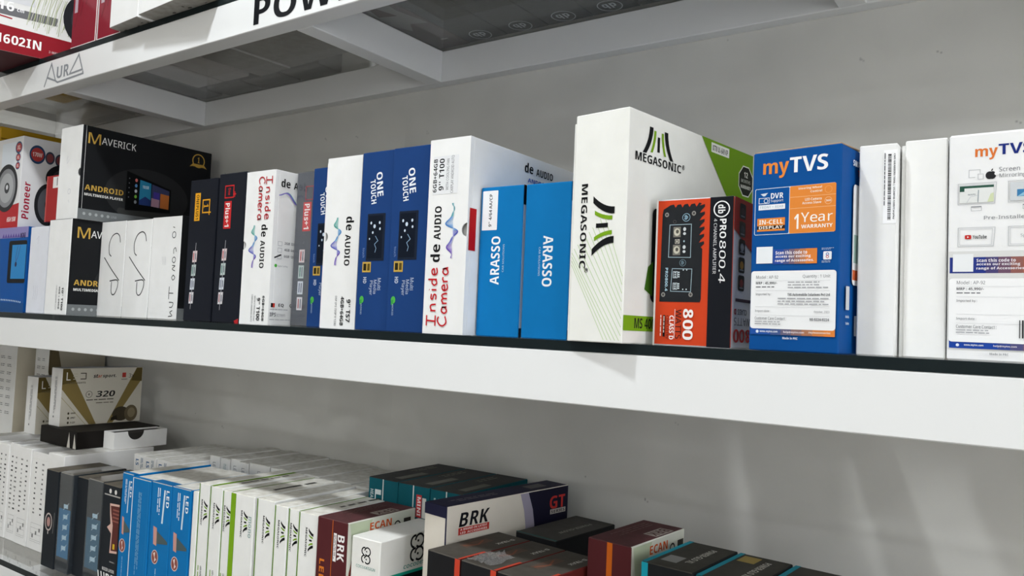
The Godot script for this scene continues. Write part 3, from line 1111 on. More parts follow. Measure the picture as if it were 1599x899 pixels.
	b = carton("blue_touch_carton", "blue carton with stereo picture, beside the white carton lettered upward", blues, -0.782, y, 0.372, 0.0, 0.0768, 0.259, 0.28, {"*": navy})
	touch_front(b)

	# white carton lettered upward, with red handwriting at its foot
	b = carton("wave_logo_carton", "white carton with upward lettering and red handwriting at its foot", "", -0.7048, y, 0.382, 0.0, 0.0685, 0.2605, 0.28, {"*": white})
	p = on(b, "F")
	p.rect(0.007, 0.186, 0.05, 0.2375, Color("e6e7e9"))
	p.text("6GB+64GB", 0.0105, 0.2115, 0.045, 0.0068, 90, ink)
	p.text("9'' T100", 0.0215, 0.2125, 0.043, 0.0085, 90, ink)
	p.text("WITH COOLING FAN", 0.0320, 0.212, 0.042, 0.0042, 90, Color("4a4b4f"), false)
	p.text("CARPLAY ANDROID AUTO", 0.0400, 0.212, 0.050, 0.0045, 90, Color("4a4b4f"), false)
	p.done("model_label")
	p = on(b, "F")
	p.text("de", 0.0165, 0.107, 0.024, 0.0165, 90, ink)
	p.text("AUDIO", 0.0185, 0.1475, 0.045, 0.0115, 90, ink)
	p.done("logo")
	p = on(b, "F")
	sound_wave(p, 0.0425, 0.1, 0.173, 0.011)
	p.done("wave_mark", "blue and violet sound wave")
	p = on(b, "F")
	hand_inside_camera(p, Vector2(0.0070, 0.0105), 90.0, 0.077, 0.0150, Color("c01e28"))
	p.done("handwriting", "red pen handwriting")
	notch(b, true, 0.137, 0.009)
	p = on(b, "R")
	p.rect(0.0035, 0.1105, 0.0175, 0.166, Color("b5161c"))
	p.done("red_patch")
	p = on(b, "R")
	p.text("de", 0.137, 0.243, 0.022, 0.0145, 0, ink)
	p.text("AUDIO", 0.179, 0.2405, 0.046, 0.0105, 0, ink)
	p.text("ANDROID", 0.165, 0.2255, 0.06, 0.006, 0, Color("4b67b0"))
	p.done("side_lettering")

	# two bright blue cartons, one with a small white label
	for k in 2:
		b = carton("bright_blue_carton", ["bright blue carton with a small white label, lettered upward", "bright blue carton without a label, lettered downward"][k], "bright blue lettered cartons", [-0.6344, -0.5606][k], y, [0.357, 0.36][k], 0.0, [0.068, 0.0674][k], [0.1955, 0.1943][k], 0.25, {"*": card(Color("0f76b8")), "R": card(Color("eceff1"))})
		p = on(b, "F")
		if k == 0:
			p.rect(0.0032, 0.1385, 0.0278, 0.1905, Color("eceef0"), 0.001)
			p.text("9'' 4/64 AA/CP", 0.0165, 0.1645, 0.043, 0.0048, 90, ink)
			p.done("white_label")
			p = on(b, "F")
			p.text("ARASSO", 0.0272, 0.0985, 0.063, 0.0142, 90, Color("eef4f8"))
			p.done("lettering", "white lettering turned on its side")
			p = on(b, "F")
			p.text("CAR SOLUTIONS", 0.0400, 0.1015, 0.036, 0.0026, 90, Color("bcd9ea"), false)
		else:
			p.text("ARASSO", 0.0358, 0.0965, 0.0635, 0.0142, -90, Color("eef4f8"))
			p.done("lettering", "white lettering turned on its side")
			p = on(b, "F")
			p.text("CAR SOLUTIONS", 0.0238, 0.0960, 0.036, 0.0026, -90, Color("bcd9ea"), false)
		p.done("small_lettering")
		p = on(b, "R")
		p.rect(0.0, 0.17, 0.006, b.h, Color("141618"))
		p.done("dark_tab")
		p = on(b, "R")
		p.rect(0.0, 0.0, 0.006, 0.012, Color("2b3338"))
		p.done("dark_tab")

	fill_middle_end()


func de_front(b: Dictionary, _flip: bool) -> void:
	var p := on(b, "F")
	p.text("de", 0.0545, 0.158, 0.021, 0.0165, -90, ink)
	p.text("AUDIO", 0.0515, 0.118, 0.047, 0.0115, -90, ink)
	p.done("logo", "black lettering turned on its side")
	p = on(b, "F")
	sound_wave(p, 0.0265, 0.0955, 0.168, 0.0115, true)
	p.done("wave_mark", "blue and violet sound wave")


# the words «Inside Camera» in thick pen, in two lines
func hand_inside_camera(p: Print, at: Vector2, rot: float, length: float, size: float, c: Color) -> void:
	var words := [
		[[[0, 1.0], [0.9, 1.0]], [[0.45, 1.0], [0.4, 0.0]], [[0, 0.0], [0.9, 0.0]],
			[[1.3, 0.6], [1.3, 0.0]], [[1.3, 0.45], [1.6, 0.62], [1.8, 0.5], [1.85, 0.0]],
			[[2.75, 0.55], [2.4, 0.6], [2.3, 0.42], [2.7, 0.25], [2.6, 0.02], [2.25, 0.05]],
			[[3.1, 0.55], [3.1, 0.0]], [[3.1, 0.8], [3.12, 0.84]],
			[[4.0, 0.5], [3.7, 0.55], [3.5, 0.25], [3.7, 0.0], [4.0, 0.15]], [[4.0, 1.0], [4.0, 0.0]],
			[[4.4, 0.3], [4.9, 0.35], [4.8, 0.6], [4.5, 0.55], [4.4, 0.25], [4.6, 0.0], [5.0, 0.08]]],
		[[[0.8, 0.85], [0.5, 1.0], [0.1, 0.7], [0.05, 0.3], [0.35, 0.0], [0.85, 0.15]],
			[[1.6, 0.5], [1.3, 0.58], [1.1, 0.25], [1.3, 0.0], [1.6, 0.2], [1.6, 0.55], [1.65, 0.0]],
			[[1.95, 0.55], [1.95, 0.0]], [[1.95, 0.4], [2.2, 0.6], [2.35, 0.4], [2.35, 0.0]], [[2.35, 0.4], [2.6, 0.6], [2.75, 0.4], [2.78, 0.0]],
			[[3.05, 0.3], [3.5, 0.35], [3.4, 0.6], [3.15, 0.55], [3.05, 0.25], [3.25, 0.0], [3.6, 0.08]],
			[[3.8, 0.55], [3.82, 0.0]], [[3.8, 0.4], [4.0, 0.58], [4.2, 0.52]],
			[[4.9, 0.5], [4.6, 0.58], [4.4, 0.25], [4.6, 0.0], [4.9, 0.2], [4.9, 0.55], [5.0, 0.0]]],
	]
	var unit := length / 5.0
	for line in 2:
		for stroke in words[line]:
			var pts := []
			for q in stroke:
				var v := Vector2(q[0] * unit, q[1] * size - line * size * 1.25).rotated(deg_to_rad(rot))
				if rot > 0.0:
					v.x += size
				else:
					v.x -= size
				pts.append([at.x + v.x, at.y + v.y])
			p.pen(pts, 0.0021, c)


# five flared bars, black and green, like an M; axis: rot 0 upright
func bars_mark(p: Print, x: float, y: float, w: float, h: float, rot: float, green: Color) -> void:
	var k := 0
	for s in [-1.0, -0.5, 0.0, 0.5, 1.0]:
		var tall: float = [1.0, 0.82, 0.55, 0.82, 1.0][k]
		var pts_l := []
		var pts_r := []
		for i in 9:
			var t := i / 8.0
			var yy := (t - 0.5) * tall
			if k == 2:
				yy -= 0.06
			var flare: float = pow(1.0 - t, 2.0) * 0.30 * s
			var half: float = [0.085, 0.05, 0.055, 0.05, 0.085][k]
			var cx: float = s * 0.36 + flare
			pts_l.append(Vector2((cx - half) * w, yy * h).rotated(deg_to_rad(rot)) + Vector2(x, y))
			pts_r.push_front(Vector2((cx + half) * w, yy * h).rotated(deg_to_rad(rot)) + Vector2(x, y))
		p.poly(pts_l + pts_r, green if k % 2 == 1 else ink)
		k += 1


func fill_middle_end() -> void:
	var y := 0.0002
	var b: Dictionary
	var p: Print
	var green := Color("7aa51f")

	# tall white and green carton, turned a little, its front edge over the shelf edge
	b = carton("amplifier_carton", "tall white and green carton turned askew, jutting over the shelf edge", "", -0.4715, y, 0.3925, -8.0, 0.075, 0.2635, 0.30, {"*": card(Color("f2f2ed"))})
	part("end_flap", chamfered(0.0025, 0.2545, 0.03, 0.0008, {"*": card(Color("f0f0ec"))}), b.node, Vector3(-b.w / 2 - 0.0013, 0.0, b.d / 2 - 0.0155))
	p = on(b, "F")
	for k in 13:
		var x0 := 0.003 + k * 0.0052
		p.ribbon([[maxf(x0 - 0.02, 0.001), minf(0.088 + k * 0.0047, 0.088 + k * 0.0047)], [minf(0.073, x0 + 0.047), 0.003 + maxf(0.0, (x0 + 0.047 - 0.073) * 1.8)]], 0.0007, Color("b9cf9a"))
	p.done("fine_green_lines", "fan of thin green lines")
	p = on(b, "F")
	p.text("MEGASONIC", 0.0165, 0.1325, 0.098, 0.0088, -90, ink)
	p.text("R", 0.0225, 0.0815, 0.003, 0.003, -90, ink)
	p.ring(0.0225, 0.0815, 0.0024, 0.0005, ink)
	p.done("lettering", "black lettering turned on its side")
	p = on(b, "F")
	bars_mark(p, 0.0445, 0.132, 0.046, 0.030, -90, green)
	p.done("bars_mark", "black and green flared bars")
	p = on(b, "R")
	bars_mark(p, 0.0605, 0.2335, 0.044, 0.032, 0, green)
	p.done("bars_mark", "black and green flared bars")
	p = on(b, "R")
	p.text("MEGASONIC", 0.0625, 0.2115, 0.098, 0.0098, 0, ink)
	p.ring(0.1165, 0.2150, 0.0026, 0.0005, ink)
	p.text("R", 0.1165, 0.2150, 0.0026, 0.003, 0, ink)
	p.done("side_lettering")
	p = on(b, "R")
	p.poly([[0.158, 0.263], [0.2995, 0.263], [0.2995, 0.16], [0.245, 0.178]], Color("6f9a1c"))
	p.poly([[0.23, 0.185], [0.2995, 0.16], [0.2995, 0.13]], Color("5c8417"))
	p.rect(0.183, 0.2475, 0.2305, 0.2600, Color("eef0ea"), 0.001)
	p.text("8778 UL-6A9 KP", 0.2065, 0.2535, 0.040, 0.0072, 0, ink)
	var oct := []
	for i in 8:
		oct.append(Vector2(0.2795, 0.2245) + Vector2.from_angle(PI / 8 + i * PI / 4) * 0.0225)
	p.poly(oct, Color("e9ece4"))
	oct = []
	for i in 8:
		oct.append(Vector2(0.2795, 0.2245) + Vector2.from_angle(PI / 8 + i * PI / 4) * 0.0208)
	p.poly(oct, Color("22261f"))
	p.text("12", 0.2795, 0.2335, 0.011, 0.0075, 0, Color("e6e8e2"))
	p.text("MONTHS", 0.2795, 0.2245, 0.027, 0.0045, 0, Color("c9ccc4"), false)
	p.text("WARRANTY", 0.2795, 0.2165, 0.03, 0.0048, 0, Color("e6e8e2"))
	p.done("green_corner_print", "green corner with an octagon warranty badge")
	p = on(b, "R")
	p.rect(0.0005, 0.0145, 0.16, 0.0315, green)
	p.text("MS 400.4", 0.048, 0.0232, 0.052, 0.0115, 0, Color("20241c"))
	p.done("model_band", "green band with the model in black")
	p = on(b, "R")
	p.rect(0.052, 0.048, 0.20, 0.157, Color("17181a"), 0.008)
	p.poly([[0.040, 0.062], [0.056, 0.055], [0.056, 0.095], [0.046, 0.088]], Color("3f6a1c"))
	p.done("amplifier_picture")

	# red and black amplifier carton
	b = carton("channel_amplifier_carton", "red and black amplifier carton in front of the askew white one", "", -0.3805, y, 0.36, 0.0, 0.0896, 0.1637, 0.072, {"*": card(Color("d9d9db")), "F": card(Color("cf4524"))})
	p = on(b, "F")
	p.rect(0.0632, 0.0003, 0.0893, 0.1634, Color("1a1c22"))
	p.rect(0.0, 0.0, 0.0022, 0.1637, Color("e3ded9"))
	var dark_panel := p.done("black_panel")
	p = on(b, "F")
	var fins := [[0.0068, 0.0485], [0.0545, 0.0485], [0.0555, 0.052], [0.0555, 0.107]]
	for k in 6:
		var yy := 0.109 + k * 0.0082
		fins.append_array([[0.0535, yy], [0.0575 - (k % 2) * 0.0003, yy + 0.0035], [0.0572, yy + 0.0065], [0.0515, yy + 0.0050]])
	fins.append_array([[0.0535, 0.1575], [0.0505, 0.1585]])
	for k in 4:
		var xx := 0.0475 - k * 0.0082
		fins.append_array([[xx, 0.154], [xx - 0.002, 0.1578], [xx - 0.006, 0.1572]])
	fins.append_array([[0.0085, 0.1525], [0.0075, 0.147]])
	p.poly(fins, Color("25272a"))
	for q in [[0.0128, 0.1465], [0.0447, 0.1468], [0.0112, 0.0565], [0.0436, 0.0568]]:
		p.ellipse(q[0], q[1], 0.0024, 0.0026, Color("8f8d88"), 14)
		p.ellipse(q[0], q[1], 0.0013, 0.0014, Color("4a4846"), 10)
	p.ribbon([[0.0162, 0.0985], [0.0422, 0.0978], [0.0422, 0.1348], [0.0168, 0.1348]], 0.0007, Color("9fb6bf"), true)
	for yy in [0.1065, 0.1265]:
		p.rect(0.0212, yy - 0.0058, 0.0300, yy + 0.0058, Color("77746c"))
		p.ellipse(0.0256, yy, 0.0037, 0.0043, Color("c3bfae"), 18)
		p.ellipse(0.0260, yy + 0.0005, 0.0018, 0.0022, Color("55524b"), 12)
		p.ellipse(0.0345, yy - 0.002, 0.0018, 0.0016, Color("c7ccce"), 10)
		p.ellipse(0.0345, yy + 0.003, 0.0018, 0.0022, Color("c7ccce"), 10)
	p.rect(0.0235, 0.1135, 0.0290, 0.1185, Color("b2aea2"))
	p.ring(0.0258, 0.116, 0.0017, 0.0007, Color("2c2d2f"))
	p.ellipse(0.0342, 0.116, 0.001, 0.0012, Color("9fb6bf"), 8)
	p.ring(0.0225, 0.1382, 0.0017, 0.0007, Color("4a4846"))
	p.ribbon([[0.0200, 0.0603], [0.0436, 0.0598], [0.0444, 0.0850], [0.0212, 0.0856]], 0.0007, Color("9fb6bf"), true)
	for yy in [0.066, 0.0788]:
		p.ribbon([[0.0228, yy - 0.0035], [0.0275, yy - 0.0035], [0.0275, yy + 0.0035], [0.0228, yy + 0.0035]], 0.0006, Color("c9d4d8"), true)
		for k in 3:
			p.rect(0.0282, yy - 0.003 + k * 0.0024, 0.0302, yy - 0.0015 + k * 0.0024, Color("c9d4d8"))
			p.rect(0.0240, yy - 0.0028 + k * 0.0022, 0.0262, yy - 0.0016 + k * 0.0022, Color("c9d4d8"))
	for q in [[0.0345, 0.084], [0.0385, 0.084], [0.0345, 0.0625], [0.0385, 0.0625]]:
		p.ellipse(q[0], q[1], 0.0008, 0.0008, Color("c9d4d8"), 8)
	var amp := p.done("amplifier_picture", "picture of a finned black amplifier")
	p = on(b, "F")
	db_mark(p, 0.0362, 0.1425, 0.0043, -90, Color("9fc4d6"))
	p.text("PRO800.4", 0.0148, 0.0735, 0.026, 0.0032, -90, Color("a9c9d8"))
	db_mark(p, 0.0335, 0.0920, 0.0036, -90, Color("7d97a3"))
	p.done("small_lettering", "", amp)
	p = on(b, "F")
	p.text("800", 0.0417, 0.0240, 0.034, 0.0118, -90, Color("f3ece8"))
	p.text("WATTS", 0.0305, 0.0240, 0.0325, 0.0066, -90, Color("2c2222"), false)
	p.ribbon([[0.0262, 0.0405], [0.0260, 0.008]], 0.0005, Color("f3ece8"))
	p.text("CLASS D", 0.0225, 0.0200, 0.0265, 0.0052, -90, Color("f3ece8"))
	p.text("CIRCUITRY", 0.0175, 0.0200, 0.0265, 0.0028, -90, Color("2c2222"), false)
	p.rect(0.0122, 0.0095, 0.0148, 0.0335, Color("26191a"))
	p.lines(0.0123, 0.0105, 0.0147, 0.0325, 1, Color("e2c4ba"), 8, true)
	p.lines(0.0085, 0.0095, 0.0110, 0.0335, 1, Color("f0d9d2"), 9, true)
	p.done("power_lettering", "white lettering turned on its side")
	p = on(b, "F")
	db_mark(p, 0.0765, 0.1498, 0.0085, -90, Color("f2f2f2"), 0.0013)
	p.text("PRO", 0.0785, 0.1285, 0.021, 0.0072, -90, Color("f4f4f4"))
	p.text("800.4", 0.0785, 0.0925, 0.046, 0.0072, -90, Color("f4f4f4"), false, 0.12)
	p.text("4 CHANNEL AMPLIFIER", 0.0700, 0.1095, 0.0600, 0.0036, -90, Color("e2e2e4"), false)
	p.done("model_lettering", "white lettering on the black panel", dark_panel)
	p = on(b, "R")
	p.poly([[0.0003, 0.1634], [0.0717, 0.1634], [0.0717, 0.104], [0.0003, 0.128]], Color("9f2622"))
	for k in 5:
		var yy := 0.150 - k * 0.0197
		p.rect(0.016, yy - 0.0085, 0.036, yy + 0.0085, Color("16171a"), 0.003)
		p.ellipse(0.0265, yy, 0.006, 0.0045, [Color("3f2c30"), Color("3d4046"), Color("8b8e92"), Color("a87a34"), Color("7a3434")][k], 14)
		p.rect(0.0205, yy - 0.006, 0.0325, yy - 0.0045, Color("80848a"))
	p.done("picture_tiles", "column of small dark picture tiles")
	p = on(b, "R")
	p.rect(0.009, 0.0505, 0.068, 0.0540, Color("3c2b3c"))
	p.text("CLASS D", 0.0265, 0.0395, 0.0400, 0.0062, 180, Color("4a4b50"))
	p.text("D", 0.0082, 0.0395, 0.0050, 0.0062, 180, Color("b3262a"))
	p.text("WATTS", 0.034, 0.0290, 0.056, 0.0085, 180, Color("55565c"), false)
	p.text("800", 0.033, 0.0135, 0.056, 0.0145, 180, Color("b3262a"))
	p.done("side_lettering")

	# blue carton with orange panel
	var orange := Color("e58a3c")
	b = carton("stereo_carton", "blue stereo carton with an orange warranty panel and white data panel", "", -0.2665, y, 0.374, -8.0, 0.091, 0.2037, 0.062, {"*": card(Color("0b4f96"))})
	part("lid_flap", chamfered(0.0895, 0.0016, 0.05, 0.0005, {"*": card(Color("b39a80"))}), b.node, Vector3(0, b.h + 0.0006, b.d / 2 - 0.0260)).rotation_degrees = Vector3(2.2, 0, 0)
	p = on(b, "F")
	p.text("my", 0.0248, 0.1838, 0.0275, 0.0165, 0, orange)
	p.text("TVS", 0.0585, 0.1875, 0.0385, 0.0155, 0, Color("f3f4f6"))
	p.done("brand_lettering", "orange and white lettering")
	p = on(b, "F")
	p.rect(0.0030, 0.1180, 0.0860, 0.1660, Color("cfdcea"), 0.0016)
	p.rect(0.0036, 0.1186, 0.0396, 0.1654, Color("0b4f96"), 0.0012)
	p.rect(0.0401, 0.1182, 0.0862, 0.1658, orange, 0.0014)
	p.ribbon([[0.0405, 0.1546], [0.0860, 0.1546]], 0.0005, Color("f0b682"))
	p.ribbon([[0.0405, 0.1432], [0.0860, 0.1432]], 0.0005, Color("f0b682"))
	p.text("Steering Wheel", 0.0605, 0.1626, 0.0235, 0.0028, 0, Color("f8e6d3"))
	p.text("Control", 0.0668, 0.1592, 0.0115, 0.0024, 0, Color("f8e6d3"))
	p.text("LED Camera", 0.0640, 0.1514, 0.0165, 0.0026, 0, Color("f8e6d3"))
	p.text("Access Slave", 0.0625, 0.1480, 0.0190, 0.0026, 0, Color("f8e6d3"))
	p.ring(0.0788, 0.1598, 0.0034, 0.0004, Color("f0a763"))
	p.ring(0.0788, 0.1488, 0.0034, 0.0004, Color("f4c393"))
	p.text("360", 0.0788, 0.1488, 0.0050, 0.0020, 0, Color("f8e6d3"))
	p.text("1", 0.0474, 0.1298, 0.0046, 0.0150, 0, Color("fbf3ea"))
	p.text("Year", 0.0677, 0.1335, 0.0315, 0.0098, 0, Color("fbf3ea"), false)
	p.text("WARRANTY", 0.0680, 0.1245, 0.0310, 0.0036, 0, Color("fbf3ea"))
	var panel := p.done("feature_panel", "orange and blue feature panel")
	p = on(b, "F")
	p.text("DVR", 0.0268, 0.1577, 0.0133, 0.0056, 0, Color("eef2f7"))
	p.text("Support", 0.0268, 0.1523, 0.0133, 0.0034, 0, Color("dfe8f2"), false)
	p.ribbon([[0.0075, 0.1505], [0.0185, 0.1505], [0.0185, 0.1560], [0.0075, 0.1560]], 0.0006, Color("dfe8f2"), true)
	p.ring(0.0150, 0.1530, 0.0020, 0.0006, Color("dfe8f2"))
	p.poly([[0.0090, 0.1605], [0.0170, 0.1612], [0.0140, 0.1580], [0.0120, 0.1580]], Color("cfdcea"))
	p.rect(0.0072, 0.1437, 0.0355, 0.1490, Color("e9eef4"))
	p.text("FRONT + REAR", 0.0213, 0.1464, 0.0250, 0.0026, 0, Color("b9c3ce"))
	p.rect(0.0062, 0.1217, 0.0357, 0.1350, orange)
	p.rect(0.0062, 0.1236, 0.0357, 0.1273, Color("33261f"))
	p.text("IN-CELL", 0.0209, 0.1311, 0.0255, 0.0046, 0, Color("f6ece2"))
	p.text("DISPLAY", 0.0209, 0.1255, 0.0255, 0.0030, 0, Color("f6ece2"))
	p.done("feature_badges", "", panel)
	p = on(b, "F")
	p.rect(0.0062, 0.0886, 0.0236, 0.1057, Color("eceff2"))
	for k in 8:
		p.rect(0.0240 + k * 0.0056, 0.0876, 0.0299 + k * 0.0056, 0.1026, Color("2f4fa0").lerp(Color("e0853f"), clampf((k - 1) / 5.0, 0, 1)), 0.0)
	p.text("Scan this code to", 0.0430, 0.0992, 0.0325, 0.0036, 0, Color("f5eef2"))
	p.text("access our exciting", 0.0448, 0.0950, 0.0360, 0.0036, 0, Color("f5eef2"))
	p.text("range of Accessories.", 0.0462, 0.0908, 0.0395, 0.0036, 0, Color("f5eef2"))
	p.rect(0.0752, 0.0910, 0.0833, 0.0990, Color("e6ebf1"), 0.001)
	p.ring(0.0792, 0.0963, 0.0012, 0.0006, Color("2f4fa0"))
	p.ring(0.0792, 0.0938, 0.0012, 0.0006, Color("c4473e"))
	p.lines(0.0735, 0.1004, 0.0857, 0.1028, 2, Color("b9cbe0"), 12)
	p.lines(0.0738, 0.0878, 0.0850, 0.0902, 2, Color("b9cbe0"), 13)
	p.done("scan_panel", "violet to orange panel with a plain white square")
	p = on(b, "F")
	for k in 8:
		p.rect(0.0018 + k * 0.01075, 0.0163, 0.0128 + k * 0.01075, 0.03, Color("2553a2").lerp(Color("e0853f"), clampf((k - 1) / 5.5, 0, 1)))
	p.rect(0.0014, 0.0222, 0.0884, 0.0808, Color("f1f2f3"), 0.003)
	p.text("www.mytvs.com", 0.0215, 0.0192, 0.0190, 0.0026, 0, Color("e6ecf4"))
	p.text("help@mytvs.com", 0.0475, 0.0192, 0.0210, 0.0026, 0, Color("e9dfe6"))
	p.text("/mytvsaccessories", 0.0730, 0.0195, 0.0215, 0.0026, 0, Color("f3e3d6"))
	p.ellipse(0.0094, 0.0192, 0.0016, 0.0016, Color("dfe8f2"), 12)
	p.text("Made in PRC", 0.0440, 0.0134, 0.0155, 0.0024, 0, Color("dfe8f2"))
	panel = p.done("data_panel", "white panel with small grey print")
	p = on(b, "F")
	tvs_data(p, 0.0068, 0.0826, 0.0745, 1.0)
	p.done("data_lettering", "", panel)
	p = on(b, "R")
	p.text("SMART", 0.040, 0.1890, 0.030, 0.0058, 0, Color("dfe6ee"))
	p.text("TRIP", 0.048, 0.1800, 0.020, 0.0060, 0, Color("b3262e"))
	p.rect(0.027, 0.068, 0.060, 0.168, Color("e4e6e8"), 0.005)
	p.rect(0.030, 0.09, 0.059, 0.118, Color("9db8b0"))
	p.rect(0.028, 0.073, 0.059, 0.083, Color("c8623a"))
	p.rect(0.012, 0.043, 0.021, 0.066, Color("c9cdd2"), 0.001)
	p.rect(0.035, 0.018, 0.06, 0.038, Color("d5d9de"), 0.001)
	p.text("Mobile", 0.0165, 0.0365, 0.009, 0.0026, 0, Color("cfd8e2"))
	p.text("Tablet", 0.0165, 0.0300, 0.009, 0.0026, 0, Color("cfd8e2"))
	p.done("side_print")

	# two narrow plain white cartons
	b = carton("narrow_white_carton", "narrow white carton with an upright barcode sticker", "", -0.167, y, 0.355, 0.0, 0.0346, 0.2063, 0.25, {"*": card(Color("f2f2f0"))})
	p = on(b, "F")
	p.rect(0.0222, 0.1280, 0.0344, 0.2000, Color("fafafa"))
	var rng := RandomNumberGenerator.new()
	rng.seed = 77
	var yy := 0.1315
	while yy < 0.196:
		var t := rng.randf_range(0.0004, 0.0012)
		p.rect(0.0262, yy, 0.0292, yy + t, Color("2a2a2c"))
		yy += t + rng.randf_range(0.0004, 0.0011)
	p.text("CMS GRABBERS 10Ah | UL24018-1280/Carplay", 0.0318, 0.164, 0.064, 0.0020, -90, Color("2a2a2c"))
	p.lines(0.0226, 0.131, 0.0244, 0.197, 1, Color("3a3a3c"), 31, true)
	p.done("barcode_sticker", "white sticker with an upright barcode")
	b = carton("narrow_white_carton", "narrow plain white carton beside the white stereo carton", "", -0.1272, y, 0.345, 0.0, 0.0363, 0.2095, 0.25, {"*": card(Color("f3f3f1"))})
	part("end_flap", chamfered(0.0035, 0.2055, 0.02, 0.0006, {"*": card(Color("efefed"))}), b.node, Vector3(-b.w / 2 - 0.0018, 0.0, b.d / 2 - 0.0125))

	# white stereo carton running out of the frame
	b = carton("stereo_carton", "white stereo carton with app pictures and orange and navy lettering", "", -0.0895, y, 0.347, -2.0, 0.12, 0.2094, 0.25, {"*": card(Color("f3f3f3"))})
	part("lid_flap", chamfered(0.118, 0.0014, 0.05, 0.0005, {"*": card(Color("f3f3f3"))}), b.node, Vector3(0, b.h + 0.0005, b.d / 2 - 0.026)).rotation_degrees = Vector3(2.4, 0, 0)
	p = on(b, "F")
	p.text("my", 0.0303, 0.1900, 0.0180, 0.0108, 0, Color("dd7636"))
	p.text("TVS", 0.0528, 0.1933, 0.0260, 0.0098, 0, Color("1f2f7a"))
	p.done("brand_lettering", "orange and navy lettering")
	p = on(b, "F")
	var pale := Color("b9bbbe")
	p.text("Screen", 0.0485, 0.1748, 0.0160, 0.0042, 0, Color("8a8b8f"), false)
	p.text("Mirroring", 0.0510, 0.1686, 0.0205, 0.0046, 0, Color("8a8b8f"), false)
	p.text("Pre-Installed Apps", 0.0545, 0.1305, 0.0510, 0.0046, 0, Color("8a8b8f"), false)
	p.ribbon([[0.0165, 0.1690], [0.0165, 0.1760], [0.0255, 0.1760], [0.0255, 0.1725]], 0.0004, pale)
	p.ribbon([[0.0165, 0.1690], [0.0215, 0.1690]], 0.0004, pale)
	p.ribbon([[0.0238, 0.1670], [0.0280, 0.1670], [0.0280, 0.1718], [0.0238, 0.1718]], 0.0004, pale, true)
	p.ellipse(0.0330, 0.1700, 0.0032, 0.0036, Color("2b2b2d"), 18)
	p.ellipse(0.0352, 0.1700, 0.0030, 0.0036, Color("2b2b2d"), 18)
	p.ellipse(0.0386, 0.1712, 0.0018, 0.0017, Color("f3f3f3"), 12)
	p.poly([[0.0340, 0.1742], [0.0352, 0.1762], [0.0357, 0.1756], [0.0349, 0.1738]], Color("2b2b2d"))
	p.done("lettering")
	p = on(b, "F")
	for q in [[0.0078, 0.1440, 0.0385, 0.1635], [0.0478, 0.1440, 0.0785, 0.1635], [0.0082, 0.1048, 0.0378, 0.1222], [0.0482, 0.1048, 0.0780, 0.1222]]:
		p.ribbon([[q[0], q[1]], [q[2] - 0.0012, q[1]], [q[2], q[3]], [q[0], q[3]]], 0.0005, Color("c2c4c6"), true)
		p.ribbon([[q[0] + 0.0014, q[1] + 0.0014], [q[2] - 0.0028, q[1] + 0.0014], [q[2] - 0.002, q[3] - 0.0014], [q[0] + 0.0014, q[3] - 0.0014]], 0.0004, Color("cfd1d3"), true)
	p.rect(0.0092, 0.1454, 0.0365, 0.1608, Color("e4e6e3"))
	p.rect(0.0092, 0.1590, 0.0365, 0.1612, Color("33594a"))
	p.rect(0.0092, 0.1560, 0.0130, 0.1612, Color("2c5244"))
	p.ribbon([[0.0240, 0.1456], [0.0244, 0.1570]], 0.0008, Color("9aa3a8"))
	p.poly([[0.0315, 0.1456], [0.0364, 0.1456], [0.0364, 0.1540], [0.0340, 0.1530]], Color("d3dcb4"))
	p.ribbon([[0.0150, 0.1456], [0.0180, 0.1510], [0.0235, 0.1520]], 0.0005, Color("c9ccd0"))
	p.text("MAPS", 0.0190, 0.1530, 0.0060, 0.0014, 0, Color("8a9298"))
	p.rect(0.0492, 0.1456, 0.0768, 0.1620, Color("cfd3d6"))
	p.rect(0.0545, 0.1490, 0.0640, 0.1555, Color("3f7fb0"))
	p.poly([[0.0545, 0.1490], [0.0640, 0.1500], [0.0600, 0.1530]], Color("8fc0d8"))
	for q in [[0.0187, 0.1378, 0.0268, 0.1418], [0.0590, 0.1378, 0.0670, 0.1418]]:
		p.ribbon([[q[0], q[1]], [q[2], q[1]], [q[2], q[3]], [q[0], q[3]]], 0.0004, Color("b3b5b8"), true)
		p.rect(q[0], q[3] - 0.0008, q[2], q[3], Color("8a8c90"))
	p.rect(0.0138, 0.1116, 0.0190, 0.1154, Color("c4302b"), 0.0009)
	p.poly([[0.0157, 0.1126], [0.0157, 0.1144], [0.0173, 0.1135]], Color("f4f4f4"))
	p.text("YouTube", 0.0257, 0.1136, 0.0112, 0.0036, 0, Color("3a3a3c"))
	p.text("Spotify", 0.0635, 0.1136, 0.0120, 0.0036, 0, Color("a9abae"), false)
	p.done("app_pictures", "four framed app pictures")
	p = on(b, "F")
	p.rect(0.0004, 0.0105, 0.1196, 0.1004, Color("dcdcda"))
	for k in 12:
		p.rect(0.0018 + k * 0.0097, 0.0800, 0.0118 + k * 0.0097, 0.0948, Color("2b3a86").lerp(Color("d97a3c"), clampf((k - 2) / 5.0, 0, 1)))
		p.rect(0.0020 + k * 0.0097, 0.0108, 0.0120 + k * 0.0097, 0.0300, Color("2146a0").lerp(Color("d97a3c"), clampf((k - 3) / 7.0, 0, 1)))
	p.rect(0.0044, 0.0814, 0.0210, 0.0978, Color("eceeef"))
	p.text("Scan this code to", 0.0388, 0.0918, 0.0305, 0.0032, 0, Color("f0ecf2"))
	p.text("access our exciting", 0.0405, 0.0880, 0.0340, 0.0032, 0, Color("f0ecf2"))
	p.text("range of Accessories.", 0.0425, 0.0842, 0.0380, 0.0032, 0, Color("f0ecf2"))
	p.rect(0.0014, 0.0166, 0.1190, 0.0752, Color("f6f6f6"), 0.003)
	p.text("www.mytvs.com", 0.0220, 0.0138, 0.0155, 0.0022, 0, Color("e6ecf4"))
